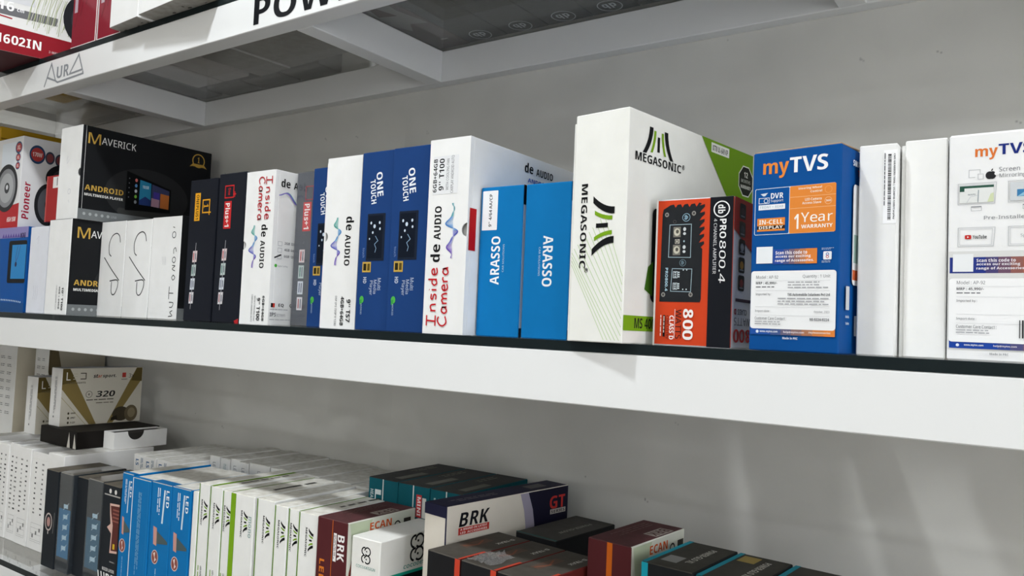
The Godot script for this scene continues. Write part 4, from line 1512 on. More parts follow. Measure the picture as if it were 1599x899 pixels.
	p.text("help@mytvs.com", 0.0465, 0.0138, 0.0180, 0.0022, 0, Color("e6dfe6"))
	p.ellipse(0.0090, 0.0137, 0.0014, 0.0014, Color("dfe8f2"), 12)
	p.text("Made in PRC", 0.0420, 0.0068, 0.0145, 0.0022, 0, Color("9a9b9e"))
	panel = p.done("data_panel", "white panel over a blue to orange band")
	p = on(b, "F")
	tvs_data(p, 0.0078, 0.113, 0.0714, 0.97)
	for k in 16:
		p.rect(0.0572 + k * 0.0021, 0.0217, 0.0572 + k * 0.0021 + [0.0007, 0.0012, 0.0005][k % 3], 0.0377, Color("2a2a2c"))
	p.done("data_lettering", "", panel)


# the legible lines of the white data panels
func tvs_data(p: Print, x0: float, x1: float, top: float, s: float) -> void:
	var grey := Color("77787c")
	var dark := Color("55565a")
	var yy := top
	p.text("Model : AP-92", x0 + 0.0118 * s, yy, 0.0235 * s, 0.0034 * s, 0, grey, false)
	p.text("Quantity : 1 Unit", x1 - 0.0135 * s, yy, 0.0270 * s, 0.0040 * s, 0, grey, false)
	yy = top - 0.0062 * s
	p.text("MRP : 45,990/-", x0 + 0.0112 * s, yy, 0.0225 * s, 0.0030 * s, 0, dark)
	p.lines(x0, yy - 0.0052 * s, x0 + 0.021 * s, yy - 0.0024 * s, 1, grey, 41)
	p.lines(x1 - 0.042 * s, yy - 0.0058 * s, x1, yy + 0.0022 * s, 3, Color("a9aaae"), 42)
	for q in [0.0035, 0.0135, 0.0300, 0.0385]:
		p.rect(x0, top - q * s, x1, top - q * s - 0.00025, Color("c9cacc"))
	yy = top - 0.0176 * s
	p.text("Imported by :", x0 + 0.0086 * s, yy, 0.0172 * s, 0.0028 * s, 0, dark, false)
	p.text("TVS Automobile Solutions Pvt Ltd", x1 - 0.0210 * s, yy, 0.0420 * s, 0.0028 * s, 0, dark)
	p.lines(x1 - 0.052 * s, yy - 0.0110 * s, x1, yy - 0.0026 * s, 3, Color("a9aaae"), 43)
	yy = top - 0.0346 * s
	p.text("Import date :", x0 + 0.0083 * s, yy, 0.0166 * s, 0.0028 * s, 0, dark, false)
	p.text("October, 2023", x1 - 0.0075 * s, yy, 0.0150 * s, 0.0024 * s, 0, grey, false)
	yy = top - 0.0418 * s
	p.text("Customer Care Contact :", x0 + 0.0165 * s, yy, 0.0330 * s, 0.0030 * s, 0, dark, false)
	p.lines(x0, yy - 0.0070 * s, x0 + 0.033 * s, yy - 0.0022 * s, 2, Color("a9aaae"), 44)
	p.text("90-9224-9224", x1 - 0.0095 * s, yy - 0.0002, 0.0190 * s, 0.0026 * s, 0, dark)


# --- the cartons of the lower shelf --------------------------------------------------------------

func lamp_spine(p: Print, s: float) -> void:
	# blue lamp carton: white upright print, a lamp and a fan badge
	var white := Color("e9f1f7")
	p.lines(0.018 * s, 0.172, 0.029 * s, 0.222, 2, white, 5, true)
	p.ribbon([[0.0405 * s, 0.220], [0.0365 * s, 0.160]], 0.0045 * s, Color("cfe3ee"))
	p.text("LED", 0.0495 * s, 0.205, 0.030, 0.0085 * s, -90, white)
	p.lines(0.0235 * s, 0.035, 0.0275 * s, 0.078, 1, Color("bcd9ea"), 8, true)


func fill_lower_shelf() -> void:
	var y := -0.5258
	var b: Dictionary
	var p: Print
	var white := card(Color("efeeec"))

	# row of white cartons with columns of small print
	var edges := [-2.185, -2.135, -2.0767, -2.0235, -1.9744, -1.9152, -1.8378, -1.7660]
	for k in 7:
		b = carton("printed_white_carton", "white carton with columns of small print, %s from the wide white one" % NTH[5 - k] if k < 6 else "wide white carton at the end of the printed white row", "white printed cartons" if k < 6 else "", edges[k] + 0.0006, y, 0.313 - 0.002 * (k % 2), 0.0, edges[k + 1] - edges[k] - 0.0012, 0.221 - 0.003 * (k % 3), 0.205, {"*": white, "T": dusty(Color("efeeec"))})
		if k % 2 == 1:
			open_top(b, 0.016)
		p = on(b, "F")
		var rng := RandomNumberGenerator.new()
		rng.seed = 90 + k
		if k < 6:
			for col in 2:
				var yy := 0.192
				while yy > 0.075:
					var wide := rng.randf_range(0.004, 0.011)
					var x: float = b.w * (0.28 + 0.42 * col)
					p.rect(x - wide * 0.5, yy, x + wide * 0.5, yy - 0.0035, Color("4a4a4a") if rng.randf() < 0.5 else Color("8a8a88"))
					yy -= rng.randf_range(0.008, 0.013)
			for q in 3:
				p.ribbon([[b.w * 0.2, 0.022 + q * 0.013], [b.w * 0.82, 0.022 + q * 0.013]], 0.0005, Color("9c9c9a"))
				p.rect(b.w * (0.28 + 0.2 * q), 0.026 + q * 0.008, b.w * (0.36 + 0.2 * q), 0.034 + q * 0.008, Color("7c7c7a"))
			p.ribbon([[b.w * 0.2, 0.018], [b.w * 0.82, 0.018], [b.w * 0.82, 0.058], [b.w * 0.2, 0.058]], 0.0005, Color("9c9c9a"), true)
		else:
			for q in 9:
				p.lines(b.w * 0.12, 0.02 + q * 0.019, b.w * 0.8, 0.026 + q * 0.019, 1, Color("77777a"), 60 + q)
		p.done("small_print")
	# what lies and stands on them
	b = carton("flat_black_carton", "flat black carton lying under the gold and white lamp carton", "", -2.0, -0.3043, 0.258, 0.0, 0.17, 0.039, 0.2, {"*": card(Color("201d1b"))})
	p = on(b, "F")
	p.poly([[0.128, 0.001], [0.136, 0.036], [0.142, 0.001]], Color("d8d4cc"))
	p.poly([[0.155, 0.001], [0.160, 0.034], [0.169, 0.001]], Color("d8d4cc"))
	p.done("white_corner_folds")
	b = carton("notched_carton", "low white open carton with a black insert and half-round finger hole", "", -1.823, -0.3043, 0.2, 0.0, 0.045, 0.039, 0.13, {"*": white})
	var tray: MeshInstance3D = b.node.get_node("carton_body")
	tray.mesh = chamfered(0.0405, 0.0355, 0.1255, 0.0006, {"*": dusty(Color("2a2725"))})
	tray.name = "black_insert"
	for q in [[Vector3(-0.0225, 0, 0.063), Vector3(0.0225, 0.039, 0.065)], [Vector3(-0.0225, 0, -0.065), Vector3(0.0225, 0.039, -0.063)], [Vector3(-0.0225, 0, -0.063), Vector3(-0.0205, 0.039, 0.063)]]:
		block("carton_wall", q[0], q[1], white, b.node, 0.0004)
	var cut := [Vector2(0.063, 0.039), Vector2(0.063, 0.0), Vector2(-0.063, 0.0), Vector2(-0.063, 0.039)]
	for q in 15:
		var ang := PI + PI * q / 14.0
		cut.append(Vector2(-0.013 + 0.02 * cos(ang), 0.039 + 0.02 * sin(ang)))
	part("carton_wall", slab(cut, 0.002, white), b.node, Vector3(0.0225, 0, 0)).rotation_degrees.y = 90
	var spots := [[-1.9885, -0.2650, 0.2470, 0.0505, 0.137, "gold and white lamp carton standing on the flat black carton"], [-2.1662, -0.3045, 0.2213, 0.0553, 0.143, "gold and white lamp carton with a dark side, standing lower behind another"], [-2.2, -0.1613, 0.195, 0.060, 0.078, "white-ended lamp carton lying tucked under the shelf frame"]]
	for k in 2:
		var q: Array = spots[k]
		b = carton("gold_lamp_carton", q[5], "gold and white lamp cartons", q[0], q[1], q[2], 0.0, q[3], q[4], 0.2 if k == 0 else 0.19, {"*": card(Color("e9e8e6")), "R": card(Color("d9d3c4")), "L": card(Color("d9d3c4"))})
		gold_lamp_side(b)
	for k in 2:
		b = carton("tall_lamp_carton", ["tall white-ended lamp carton with two columns of print, at the wall", "tall white-ended lamp carton with a beige side, at the wall"][k], "tall lamp cartons at the wall", [-2.402, -2.2675][k], y, [0.196, 0.160][k], 0.0, [0.11, 0.075][k], 0.44, [0.18, 0.15][k], {"*": card(Color("e4e4e2")), "R": card(Color("cbc3b0"))})
		p = on(b, "F")
		for q in 8:
			for c in 2:
				p.lines(b.w * (0.2 + 0.36 * c), 0.25 + q * 0.021, b.w * (0.44 + 0.36 * c), 0.259 + q * 0.021, 2, Color("6b6b6c"), 20 + q + c)
		p.done("small_print")
		if k == 1:
			p = on(b, "R")
			p.poly([[0.0, 0.44], [0.02, 0.44], [0.05, 0.30], [0.03, 0.28], [0.0, 0.37]], Color("6d6148"))
			p.text("STARSPORT", 0.075, 0.372, 0.05, 0.006, 0, Color("8d8672"))
			p.done("side_print")
	b = carton("black_end_carton", "black carton beside the tall printed lamp cartons", "", -2.58, y, 0.2, 0.0, 0.17, 0.36, 0.17, {"*": card(Color("1b1a1a"))})

	# black and film-wrapped lamp cartons
	var x := [-1.7634, -1.7076, -1.6534, -1.5957, -1.537, -1.4705]
	var labels := ["black lamp carton with a ringed mark, beside the white printed row", "film-wrapped lamp carton with a wide blue strip", "black lamp carton between two film-wrapped ones", "film-wrapped lamp carton with a faint blue strip", "black lamp carton with a pink lamp picture and upside-down lettering"]
	for k in 5:
		var wrapped: bool = k == 1 or k == 3
		b = carton("black_lamp_carton", labels[k], "black lamp cartons", x[k] + 0.001, y, [0.35, 0.3475, 0.340, 0.3475, 0.349][k], 0.0, x[k + 1] - x[k] - 0.003, [0.2, 0.2, 0.198, 0.203, 0.2025][k], 0.112, {"*": card(Color("22262b") if not wrapped else Color("2b3137")), "T": dusty(Color("5e574b"))})
		p = on(b, "F")
		match k:
			0:
				p.ring(b.w * 0.42, 0.093, 0.0135, 0.003, Color("c9bcb6"), 0, TAU, 1.25)
				p.ellipse(b.w * 0.42, 0.093, 0.0072, 0.010, Color("b98f88"), 16)
				p.ribbon([[b.w * 0.42, 0.074], [b.w * 0.42, 0.068]], 0.003, Color("d9d0cc"))
				p.ribbon([[b.w * 0.86, 0.115], [b.w * 0.8, 0.072]], 0.001, Color("9a9a9c"))
				p.done("ringed_mark", "pale ring with a pointed foot")
			1, 3:
				var strip := Color("1d6a96") if k == 1 else Color("2d5d78")
				p.rect(b.w * 0.05, 0.03, b.w * 0.95, 0.128, strip)
				for q in 5:
					p.rect(b.w * 0.40, 0.046 + q * 0.021, b.w * 0.74, 0.054 + q * 0.021, Color("a9c6d6"))
					p.ribbon([[b.w * 0.38, 0.042 + q * 0.021], [b.w * 0.80, 0.058 + q * 0.021]], 0.0012, Color("c2d6e0"))
				p.done("blue_strip", "blue strip with small pale icons")
				film(b)
			4:
				p.text("LIGHT", b.w * 0.50, 0.026, 0.072, 0.019, 180, Color("efeeec"), true, -0.25)
				p.text("NIGHT VISION", b.w * 0.55, 0.0425, 0.042, 0.006, 180, Color("dcdad8"))
				p.lines(b.w * 0.6, 0.056, b.w * 0.96, 0.062, 1, Color("8c8a88"), 7)
				p.rect(b.w * 0.1, 0.182, b.w * 0.98, 0.1845, Color("a9a6a2"))
				p.ellipse(b.w * 0.42, 0.191, 0.0042, 0.0046, Color("dddbd8"), 14)
				p.ellipse(b.w * 0.72, 0.191, 0.0042, 0.0046, Color("dddbd8"), 14)
				p.done("lettering", "white lettering, upside down")
				p = on(b, "F")
				p.poly([[0.028, 0.168], [0.062, 0.170], [0.062, 0.078], [0.036, 0.075], [0.038, 0.112], [0.022, 0.122], [0.034, 0.130], [0.030, 0.150]], Color("d8b3a6"))
				p.poly([[0.031, 0.164], [0.062, 0.166], [0.062, 0.082], [0.040, 0.080], [0.042, 0.128], [0.034, 0.15]], Color("5c2f2b"))
				p.rect(0.046, 0.084, 0.053, 0.094, Color("d9b62e"))
				for q in 4:
					p.rect(0.040, 0.135 + q * 0.007, 0.062, 0.138 + q * 0.007, Color("8f564c"))
				p.done("lamp_picture", "picture of a glowing pink lamp")

	# low cartons with blue print behind the black ones
	for k in 4:
		b = carton("low_blue_print_carton", "white carton with blue print behind the black ones, %s from the bright blue row" % NTH[3 - k], "white cartons behind the black ones", -1.643 + k * 0.0435, y, 0.228 + 0.002 * (k % 2), 0.0, 0.042, 0.234, 0.2, {"*": white, "T": dusty(Color("e3e2de"))})
		p = on(b, "F")
		p.text("LS", 0.013, 0.217, 0.013, 0.011, -90, Color("2a5f8f"))
		p.lines(0.026, 0.205, 0.036, 0.228, 2, Color("4f6f8c"), 14 + k, true)
		p.done("blue_print")

	# bright blue lamp cartons
	var bx := [-1.4691, -1.4296, -1.3687, -1.3045, -1.2465]
	var blab := ["bright blue lamp carton with a fan badge, beside the lamp picture carton", "plain bright blue carton side with faint small print", "bright blue lamp carton with a fan badge, beside the plain blue one", "bright blue lamp carton with a fan badge, beside the white and green row"]
	for k in 4:
		b = carton("blue_lamp_carton", blab[k], "bright blue lamp cartons", bx[k] + 0.0006, y, 0.35 + (0.0015 if k == 1 else 0.0), 0.0, bx[k + 1] - bx[k] - 0.0015, [0.233, 0.2295, 0.2305, 0.231][k], 0.165, {"*": card(Color("1273b4")), "T": dusty(Color("e8e6e0"))})
		p = on(b, "F")
		if k == 1:
			p.rect(0, 0, 0.0022, b.h, Color("e6eef3"))
			p.lines(0.021, 0.03, 0.033, 0.205, 3, Color("7fb4d6"), 3, true)
			p.ribbon([[b.w - 0.006, 0.001], [b.w - 0.006, b.h - 0.001]], 0.0006, Color("2f93cf"))
			p.done("small_print")
			p = on(b, "T")
			p.rect(0.0, 0.0, b.w, 0.008, Color("1273b4"))
			p.done("blue_top_edge")
			continue
		var s: float = b.w / 0.06
		lamp_spine(p, s)
		p.done("lettering", "white upright lettering")
		p = on(b, "F")
		p.poly([[0.012 * s, 0.152], [0.023 * s, 0.150], [0.024 * s, 0.118], [0.014 * s, 0.120]], Color("c9968a"))
		p.poly([[0.023 * s, 0.145], [0.048 * s, 0.134], [0.056 * s, 0.130], [0.056 * s, 0.126], [0.024 * s, 0.122]], Color("4e5d5f"))
		p.ring(0.021 * s, 0.098, 0.0098, 0.0018, Color("d9c4bf"), 0, TAU, 1.2)
		p.ellipse(0.021 * s, 0.098, 0.0092, 0.0112, Color("8f5148"), 20)
		p.poly([[0.016 * s, 0.104], [0.022 * s, 0.107], [0.021 * s, 0.096]], Color("f0dcd6"))
		p.poly([[0.026 * s, 0.094], [0.020 * s, 0.089], [0.021 * s, 0.098]], Color("f0dcd6"))
		p.done("lamp_picture", "small lamp over a round fan badge")
		p = on(b, "T")
		p.rect(0.0, 0.0, b.w, 0.010 if k == 0 else 0.003, Color("1273b4"))
		if k == 2:
			p.rect(0.0, 0.0, b.w, 0.02, Color("1768a0"))
		p.done("blue_top_edge")

	# white and green row
	var green := Color("7aa51f")
	var wx := [[-1.2440, -1.2300], [-1.2286, -1.2005], [-1.1950, -1.1625], [-1.1618, -1.1395], [-1.1375, -1.0775], [-1.0714, -1.0290], [-1.0249, -0.9952], [-0.9932, -0.9705], [-0.9675, -0.9250]]
	for k in 9:
		var plain: bool = k == 0
		b = carton("white_green_lamp_carton", "plain white carton edge next to the bright blue cartons" if plain else ("white carton with a thick green edge and flared bars mark" if k == 4 else ("slim white carton with bars mark, %s from thick green edge toward the blue ones" % NTH[3 - k] if k < 4 else "slim white carton with bars mark, %s from thick green edge toward the maroon one" % NTH[k - 5])), "" if plain or k == 4 else "white and green lamp cartons", wx[k][0], y, 0.348 - 0.0015 * (k % 2), 0.0, wx[k][1] - wx[k][0], [0.231, 0.2475, 0.2475, 0.245, 0.2455, 0.246, 0.243, 0.2425, 0.242][k], 0.178 if k < 7 else 0.144, {"*": card(Color("efefec")), "T": dusty(Color("efede6"))})
		if plain:
			continue
		p = on(b, "F")
		var mid: float = b.w * (0.6 if k != 4 else 0.62)
		bars_mark(p, mid + 0.003, 0.202, 0.024, 0.0110, -90, green)
		p.done("bars_mark", "black and green flared bars")
		p = on(b, "F")
		p.text("MEGASONIC", mid - 0.0075, 0.198, 0.044, 0.0038, -90, ink)
		p.text("LED SUPER BRIGHT", mid - 0.001, 0.090, 0.036, 0.0042, -90, Color("44474a"))
		p.lines(mid - 0.011, 0.06, mid - 0.005, 0.108, 1, Color("8fae5a"), 16 + k, true)
		if k == 4:
			p.text("mono", b.w * 0.86, 0.196, 0.034, 0.0075, -90, Color("a3b7b4"))
		p.done("lettering")
		p = on(b, "F")
		if k == 4:
			p.rect(0.0, 0.0, 0.013, b.h - 0.001, green)
		else:
			p.rect(0.0, 0.0, 0.0022, b.h - 0.001, Color("5f8a22"))
		p.done("green_edge")
		if k in [2, 4, 8]:
			p = on(b, "T")
			p.rect(0.0, 0.0, 0.009 if k == 2 else 0.003, b.d, Color("6d9420"))
			p.lines(b.w * 0.45, 0.03, b.w * 0.8, 0.15, 1, Color("4b4a45"), 50 + k, true)
			p.done("green_top_edge")

	# second row behind, against the wall
	var sx := [-1.4690, -1.4349, -1.4037, -1.3732, -1.3402, -1.2772, -1.2446, -1.212, -1.1809, -1.137, -1.0935, -1.05, -1.005]
	for k in 12:
		b = carton("back_row_carton", "small white carton against the wall, %s from the teal cartons" % NTH[11 - k], "white cartons against the wall", sx[k] + 0.0006, y, 0.163 - 0.002 * (k % 3), 0.0, sx[k + 1] - sx[k] - 0.0014, 0.246 - 0.002 * (k % 2), 0.155, {"*": card(Color("e3e2de")), "T": dusty(Color("e3e2de"))})
		p = on(b, "F")
		if k < 8:
			p.text("mono" if k == 1 else "LED", b.w * 0.5, 0.224, 0.017, minf(0.009, b.w * 0.4), -90, Color("8aa09a") if k == 1 else Color("6f6f70"), false)
			p.lines(b.w * 0.25, 0.18, b.w * 0.7, 0.21, 2, Color("8c8c8c"), 70 + k, true)
		else:
			p.lines(b.w * 0.25, 0.18, b.w * 0.7, 0.225, 2, Color("8c8c8c"), 70 + k, true)
		p.done("small_print")

	fill_lower_end()


func gold_lamp_side(b: Dictionary) -> void:
	var p := on(b, "R")
	var h: float = b.h
	var gold := Color("8d7a49")
	p.poly([[0.0015, h - 0.001], [0.018, h - 0.001], [0.087, 0.001], [0.070, 0.001], [0.0015, h * 0.64]], gold)
	p.poly([[0.0015, h - 0.001], [0.018, h - 0.001], [0.034, h * 0.77], [0.0015, h * 0.72]], Color("63552f"))
	p.poly([[0.183, h - 0.001], [0.198, h - 0.001], [0.198, h * 0.78], [0.128, 0.001], [0.114, 0.001]], gold)
	p.poly([[0.183, h - 0.001], [0.198, h - 0.001], [0.198, h * 0.74], [0.170, h * 0.76]], Color("63552f"))
	p.ribbon([[0.0015, h * 0.50], [0.062, 0.001]], 0.0012, Color("b3a67e"))
	p.done("gold_bands", "gold slanting bands")
	p = on(b, "R")
	var pale := Color("f2efe4")
	p.ribbon([[0.0115, h * 0.93], [0.0115, h * 0.80], [0.020, h * 0.80]], 0.0022, pale)
	for q in 3:
		p.ribbon([[0.026, h * (0.81 + 0.045 * q)], [0.036, h * (0.81 + 0.045 * q)]], 0.0016, Color("c9c2ac"))
	p.ribbon([[0.043, h * 0.91], [0.056, h * 0.91], [0.056, h * 0.81], [0.043, h * 0.81]], 0.002, Color("4b4434"))
	p.text("HEADLIGHTS", 0.034, h * 0.745, 0.044, 0.0042, 0, Color("5a5242"))
	p.text("st", 0.080, h * 0.855, 0.010, 0.0085, 0, Color("2a2725"), true, 0.2)
	p.text("ar", 0.090, h * 0.848, 0.010, 0.0065, 0, Color("c25a3c"), true, 0.2)
	p.text("sport.", 0.114, h * 0.845, 0.034, 0.0095, 0, Color("2a2725"), true, 0.2)
	p.rect(0.146, h * 0.82, 0.1555, h * 0.905, Color("c0463e"))
	p.text("3x", 0.170, h * 0.85, 0.014, 0.010, 0, Color("3a362f"), false)
	p.text("WARRANTY", 0.152, h * 0.785, 0.016, 0.003, 0, Color("5a5242"))
	p.ring(0.066, h * 0.535, 0.0075, 0.001, Color("3a362f"))
	p.text("e", 0.066, h * 0.535, 0.004, 0.005, 0, Color("3a362f"))
	p.text("320", 0.107, h * 0.535, 0.046, 0.0145, 0, Color("2a2725"), true, 0.18)
	p.lines(0.060, h * 0.415, 0.138, h * 0.455, 1, Color("4b4434"), 5)
	p.lines(0.084, h * 0.36, 0.128, h * 0.395, 1, Color("6b6350"), 6)
	for q in 3:
		p.ellipse(0.020, h * (0.22 - 0.08 * q), 0.0022, 0.003, Color("4b4434"), 10)
		p.text(["6000K", "IP67", "9-32V"][q], 0.031, h * (0.22 - 0.08 * q), 0.011, 0.004, 0, Color("4b4434"))
	p.done("lettering", "dark lettering with a red badge")
	p = on(b, "R")
	p.ellipse(0.148, h * 0.16, 0.022, h * 0.13, Color("4a4234"), 22)
	p.ellipse(0.174, h * 0.16, 0.017, h * 0.15, Color("6b5f49"), 22)
	p.poly([[0.122, h * 0.04], [0.14, h * 0.06], [0.138, h * 0.14], [0.124, h * 0.10]], Color("2f2a22"))
	p.ellipse(0.175, h * 0.17, 0.010, h * 0.09, Color("8f8266"), 18)
	p.done("lamp_picture", "picture of a pair of lamps")
	p = on(b, "F")
	p.lines(b.w * 0.4, h * 0.2, b.w * 0.62, h * 0.85, 2, Color("9a9a9c"), 9, true)
	p.ellipse(b.w * 0.45, h * 0.16, 0.0025, 0.0025, Color("6b6b6c"), 10)
	p.done("end_print")


func looped_mark(p: Print, x: float, y: float, s: float) -> void:
	# open loops and full loops linked in two rows
	for k in 2:
		var yy := y + s * (0.50 - 1.0 * k)
		p.ring(x + s * 0.24, yy, s * 0.50, s * 0.17, ink, -0.75 * PI, 0.95 * PI)
		p.ring(x - s * 0.30, yy, s * 0.46, s * 0.17, ink, 0.42 * PI, 1.45 * PI)
		p.ribbon([[x - s * 0.02, yy + s * 0.02], [x + s * 0.18, yy - s * 0.02]], s * 0.17, ink)


# a lamp carton made of a lid and base: the seam shows as a coloured stripe down its front
func striped_carton(called: String, label: String, group: String, x: float, y: float, z: float, yaw: float, w: float, h: float, d: float, body: Color, top: Color, stripe: Color, at: float, wide: float, extra := {}) -> Dictionary:
	var faces := {"*": card(body), "T": dusty(top)}
	faces.merge(extra, true)
	var b := carton(called, label, group, x, y, z, yaw, w, h, d, faces)
	var p := on(b, "F")
	p.rect(at, 0.0, at + wide, h - 0.0006, stripe)
	p.done("seam_stripe")
	return b


func fill_lower_end() -> void:
	var y := -0.5258
	var b: Dictionary
	var p: Print
	var maroon := Color("55272a")
	# maroon lamp cartons with a white pictured side
	for k in 2:
		b = striped_carton("maroon_lamp_carton", ["maroon lamp carton with white lettering, next to the white green row", "maroon lamp carton next to the cyan edged cartons"][k], "maroon lamp cartons", [-0.9215, -0.4965][k], y, [0.352, 0.2825][k], [-1.0, -5.0][k], [0.0655, 0.064][k], [0.243, 0.276][k], [0.145, 0.138][k], maroon, maroon, Color("c8641f"), [0.0335, 0.0290][k], [0.0012, 0.008][k], {"R": card(Color("d6d8cc"))})
		p = on(b, "F")
		p.rect(0.0372, 0.1835, 0.0436, 0.2245, Color("f0ecea"))
		p.text("BRK", 0.0530, 0.2045, 0.0375, 0.0145, -90, Color("f3efed"))
		p.lines(0.0378, 0.186, 0.0430, 0.222, 2, maroon, 4, true)
		p.text("LED", 0.0140, 0.1650, 0.034, 0.0105, -90, Color("d97a2c"))
		p.done("lettering", "white and orange upright lettering")
		p = on(b, "R")
		var hh: float = b.h
		p.poly([[0.001, 0.001], [0.02, 0.001], [0.026, hh * 0.5], [0.016, hh * 0.86], [0.006, hh * 0.7], [0.001, hh * 0.55]], Color("7a3a30"))
		p.poly([[0.001, 0.001], [0.014, 0.001], [0.012, hh * 0.45], [0.001, hh * 0.38]], Color("d9c069"))
		p.poly([[0.004, hh - 0.002], [0.05, hh - 0.002], [0.034, hh * 0.86], [0.012, hh * 0.84]], Color("b9c4a8"))
		p.text("ECAN", 0.068, hh - 0.0125, 0.046, 0.0110, 0, Color("c8551f"))
		p.text("CANBUS", 0.072, hh - 0.029, 0.05, 0.0085, 0, Color("3a322e"))
		p.rect(0.118, hh - 0.03, 0.134, hh - 0.012, Color("34302c"))
		p.ring(0.104, hh - 0.02, 0.006, 0.0022, Color("34302c"))
		p.done("side_picture", "pale side with a lamp scene and orange lettering")
		p = on(b, "T")
		p.rect(0.041, 0.067, 0.061, 0.113, Color("a89c94"))
		p.text("BRK", 0.051, 0.09, 0.040, 0.0145, -90, Color("4f302d"))
		p.lines(0.010, 0.03, 0.028, 0.12, 3, Color("6d504b"), 12, true)
		p.done("top_lettering")

	# white carton with looped mark
	b = carton("looped_mark_carton", "white carton with a black looped mark on end and side", "", -0.853, y, 0.346, 0.0, 0.0575, 0.2255, 0.145, {"*": card(Color("edece7"))})
	p = on(b, "F")
	looped_mark(p, 0.0298, 0.2020, 0.0112)
	p.text("COCODESIGN", 0.0297, 0.1846, 0.038, 0.0040, 0, Color("4d8f86"), false)
	p.done("looped_mark", "black looped mark")
	p = on(b, "R")
	looped_mark(p, 0.0790, 0.2035, 0.0190)
	p.text("COCODESIGN", 0.0830, 0.1795, 0.066, 0.0052, 0, Color("3f9488"), true, 0.1)
	p.rect(0.003, 0.0, 0.1445, 0.170, Color("17201f"))
	p.poly([[0.003, 0.170], [0.1445, 0.166], [0.1445, 0.1705], [0.003, 0.1745]], Color("1fa38c"))
	p.done("side_print")

	# teal cartons with a pale stripe, against the wall
	var tx := [-0.9689, -0.9012, -0.8318, -0.7640]
	for k in 3:
		b = striped_carton("teal_lamp_carton", ["teal and black lamp carton with pale letters, beside the white back row", "teal and black lamp carton in the middle of three", "teal and black lamp carton behind the long white and navy carton"][k], "teal lamp cartons", tx[k] + 0.0006, y, 0.2, 0.0, tx[k + 1] - tx[k] - 0.0012, 0.276, 0.182, Color("145a66"), Color("303232"), Color("d5dad8"), 0.0325, 0.0022)
		p = on(b, "F")
		if k == 0:
			p.text("L", 0.0225, 0.246, 0.022, 0.014, -90, Color("dde6e6"))
			p.done("lettering")
			p = on(b, "F")
			p.text("HEAD", 0.0085, 0.246, 0.02, 0.007, -90, Color("c5d2d3"))
		elif k == 1:
			p.rect(0.0405, 0.226, 0.052, 0.262, Color("c03a3c"))
			p.text("MINI", 0.0465, 0.2435, 0.030, 0.007, -90, Color("efe4e2"))
			p.rect(0.0535, 0.226, 0.0615, 0.258, Color("cfcfca"))
		else:
			p.lines(0.006, 0.226, 0.024, 0.262, 2, Color("a9c4c8"), 4, true)
		p.done("lettering")
		p = on(b, "T")
		p.lines(0.012, 0.08, 0.028, 0.15, 2, Color("77756d"), 40 + k, true)
		p.rect(0.04, 0.02, 0.056, 0.09, Color("6b6a63"))
		p.done("top_lettering")

	# long white and navy carton
	b = carton("long_lamp_carton", "long white and navy carton with black lettering and a red mark", "", -0.748, y, 0.309, -8.0, 0.047, 0.2855, 0.268, {"*": card(Color("ded7cb")), "T": card(Color("23233c")), "B": card(Color("1d1d33"))})
	p = on(b, "F")
	p.rect(0.0, b.h - 0.016, b.w, b.h - 0.0005, Color("23233c"))
	p.rect(b.w - 0.003, 0.0, b.w, b.h - 0.0005, Color("23233c"))
	p.done("navy_edge")
	p = on(b, "R")
	p.poly([[0.186, 0.001], [0.2675, 0.001], [0.2675, b.h - 0.001], [0.1700, b.h - 0.001], [0.181, 0.258], [0.186, 0.234]], Color("1e1d30"))
	p.poly([[0.1515, b.h - 0.001], [0.1700, b.h - 0.001], [0.181, 0.258], [0.186, 0.234], [0.186, 0.001], [0.1660, 0.001], [0.1655, 0.234], [0.161, 0.258]], Color("a29cae"))
	p.done("navy_end", "navy end with a lilac curve")
	p = on(b, "R")
	p.text("BRK", 0.0540, 0.2640, 0.058, 0.0195, 0, Color("17171c"), true, 0.2)
	p.rect(0.0225, 0.2430, 0.0845, 0.2530, Color("b93a33"))
	p.text("A BRAND IN LATEST", 0.0535, 0.2503, 0.054, 0.0030, 0, Color("efdcd6"))
	p.text("LED  ACCESSORIES", 0.0535, 0.2457, 0.054, 0.0030, 0, Color("efdcd6"))
	p.done("lettering", "black slanted lettering over a red strip")
	p = on(b, "R")
	p.text("GT", 0.2410, 0.2620, 0.038, 0.0200, 0, Color("c23a37"))
	p.rect(0.2235, 0.2437, 0.2620, 0.2512, Color("b8b4ae"))
	p.text("SERIES", 0.2428, 0.2474, 0.034, 0.0045, 0, Color("2b2a33"))
	p.done("red_mark", "red letters over a pale strip")
	p = on(b, "T")
	p.lines(0.018, 0.02, 0.032, 0.12, 2, Color("6d6a72"), 33, true)
	p.rect(0.014, 0.19, 0.034, 0.23, Color("5d5a60"))
	p.done("top_lettering")

	# black cartons with a red end face
	for k in 3:
		b = striped_carton("black_red_lamp_carton", ["black lamp carton with red edge, beside the looped mark carton", "black lamp carton with red edge and torn film on top", "black lamp carton with red edge and dark red side"][k], "black and red lamp cartons", -0.7012 + k * 0.0630, y, 0.3545 + k * 0.0072, -6.5, 0.062, 0.236, 0.142, Color("202022"), Color("454039"), Color("c4442f"), 0.0525, 0.0094, {"R": card(Color("5d2320"))})
		p = on(b, "T")
		p.text("D-TRAX", 0.044, 0.108, 0.036, 0.0065, -90, Color("c9c6be"))
		p.rect(0.014, 0.045, 0.03, 0.1, Color("57453b"))
		p.ribbon([[0.02, 0.048], [0.028, 0.07], [0.018, 0.09]], 0.003, Color("7d4a38"))
		p.rect(0.0570, 0.0, 0.0617, 0.05, Color("b03f2c"))
		p.done("top_lettering")
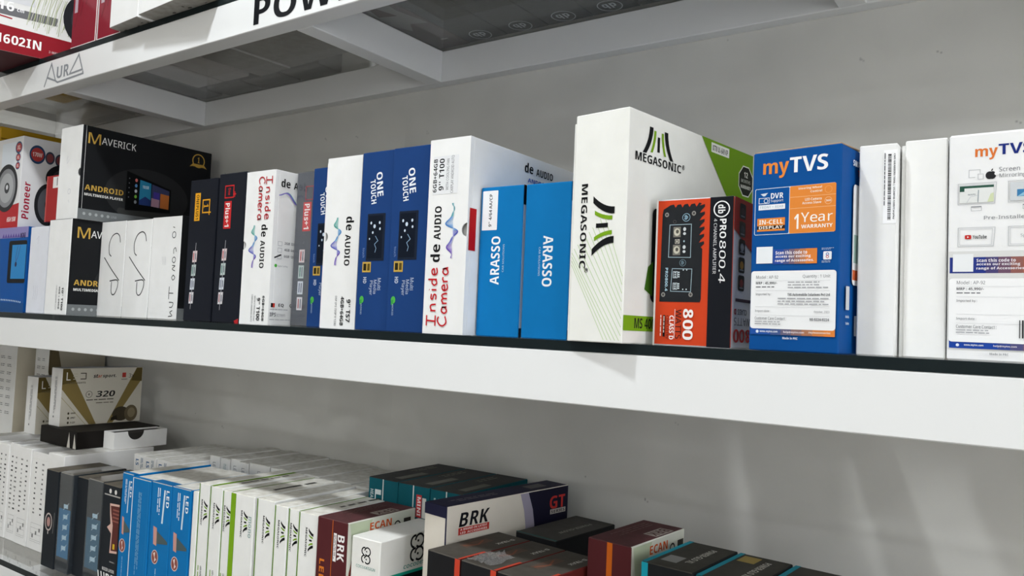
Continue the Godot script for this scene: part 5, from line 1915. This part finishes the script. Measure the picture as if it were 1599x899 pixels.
		if k == 1:
			var torn := part("torn_film", torn_film_mesh(), b.node, Vector3(-0.004, b.h + 0.0015, 0.042))
			torn.set_meta("label", "crumpled scrap of clear film")
	b = carton("low_black_carton", "low black carton with grey lettering behind the red edged ones", "", -0.660, y, 0.205, -6.0, 0.075, 0.240, 0.15, {"*": card(Color("1f2022")), "T": dusty(Color("3c3a36"))})
	p = on(b, "T")
	p.text("POWER-GLOW", 0.05, 0.08, 0.08, 0.007, -90, Color("8a8780"))
	p.done("top_lettering")
	p = on(b, "T")
	p.rect(0.0, 0.0, 0.075, 0.003, Color("1e5c5c"))
	p.done("teal_edge")

	# black cartons with a cyan edge
	for k in 4:
		b = striped_carton("cyan_edge_lamp_carton", ["black lamp carton with cyan edge and grey sticker, beside the maroon one", "black lamp carton with cyan edge and gold sticker on top", "black lamp carton with cyan edge, no sticker on top", "last black lamp carton of the cyan edged ones"][k], "cyan edged lamp cartons", -0.4135 + k * 0.0685, y, 0.2985, -4.0, 0.0665, 0.266 - 0.002 * k, 0.128, Color("222426"), Color("38362f"), Color("1f9db0"), 0.0, 0.0085)
		p = on(b, "T")
		p.rect(0.0, 0.0, 0.0065, 0.128, Color("1b8fa3"))
		p.text("POWER-GLO XL", 0.044, 0.070, 0.075, 0.0085, -90, Color("c3c0b6"))
		if k == 0:
			p.rect(0.013, 0.022, 0.034, 0.05, Color("8f8f8d"))
		elif k == 1:
			p.rect(0.010, 0.09, 0.032, 0.118, Color("a08a4a"))
		p.done("top_lettering")


func torn_film_mesh() -> ArrayMesh:
	var rng := RandomNumberGenerator.new()
	rng.seed = 9
	var st := SurfaceTool.new()
	st.begin(Mesh.PRIMITIVE_TRIANGLES)
	var n := 9
	var grid := []
	for i in n:
		var line := []
		for j in n:
			line.append(Vector3((i - 4) * 0.0052 + rng.randf_range(-0.0015, 0.0015), rng.randf_range(0.0, 0.009) * (1.0 - absf(i - 4) / 6.0), (j - 4) * 0.0062 + rng.randf_range(-0.002, 0.002)))
		grid.append(line)
	for i in n - 1:
		for j in n - 1:
			for t in [[0, 0, 1, 0, 1, 1], [0, 0, 1, 1, 0, 1]]:
				for q in 3:
					st.add_vertex(grid[i + t[q * 2]][j + t[q * 2 + 1]])
	st.generate_normals()
	var m := StandardMaterial3D.new()
	m.albedo_color = Color(0.75, 0.75, 0.76, 0.15)
	m.transparency = BaseMaterial3D.TRANSPARENCY_ALPHA
	m.roughness = 0.15
	st.set_material(m)
	return st.commit()
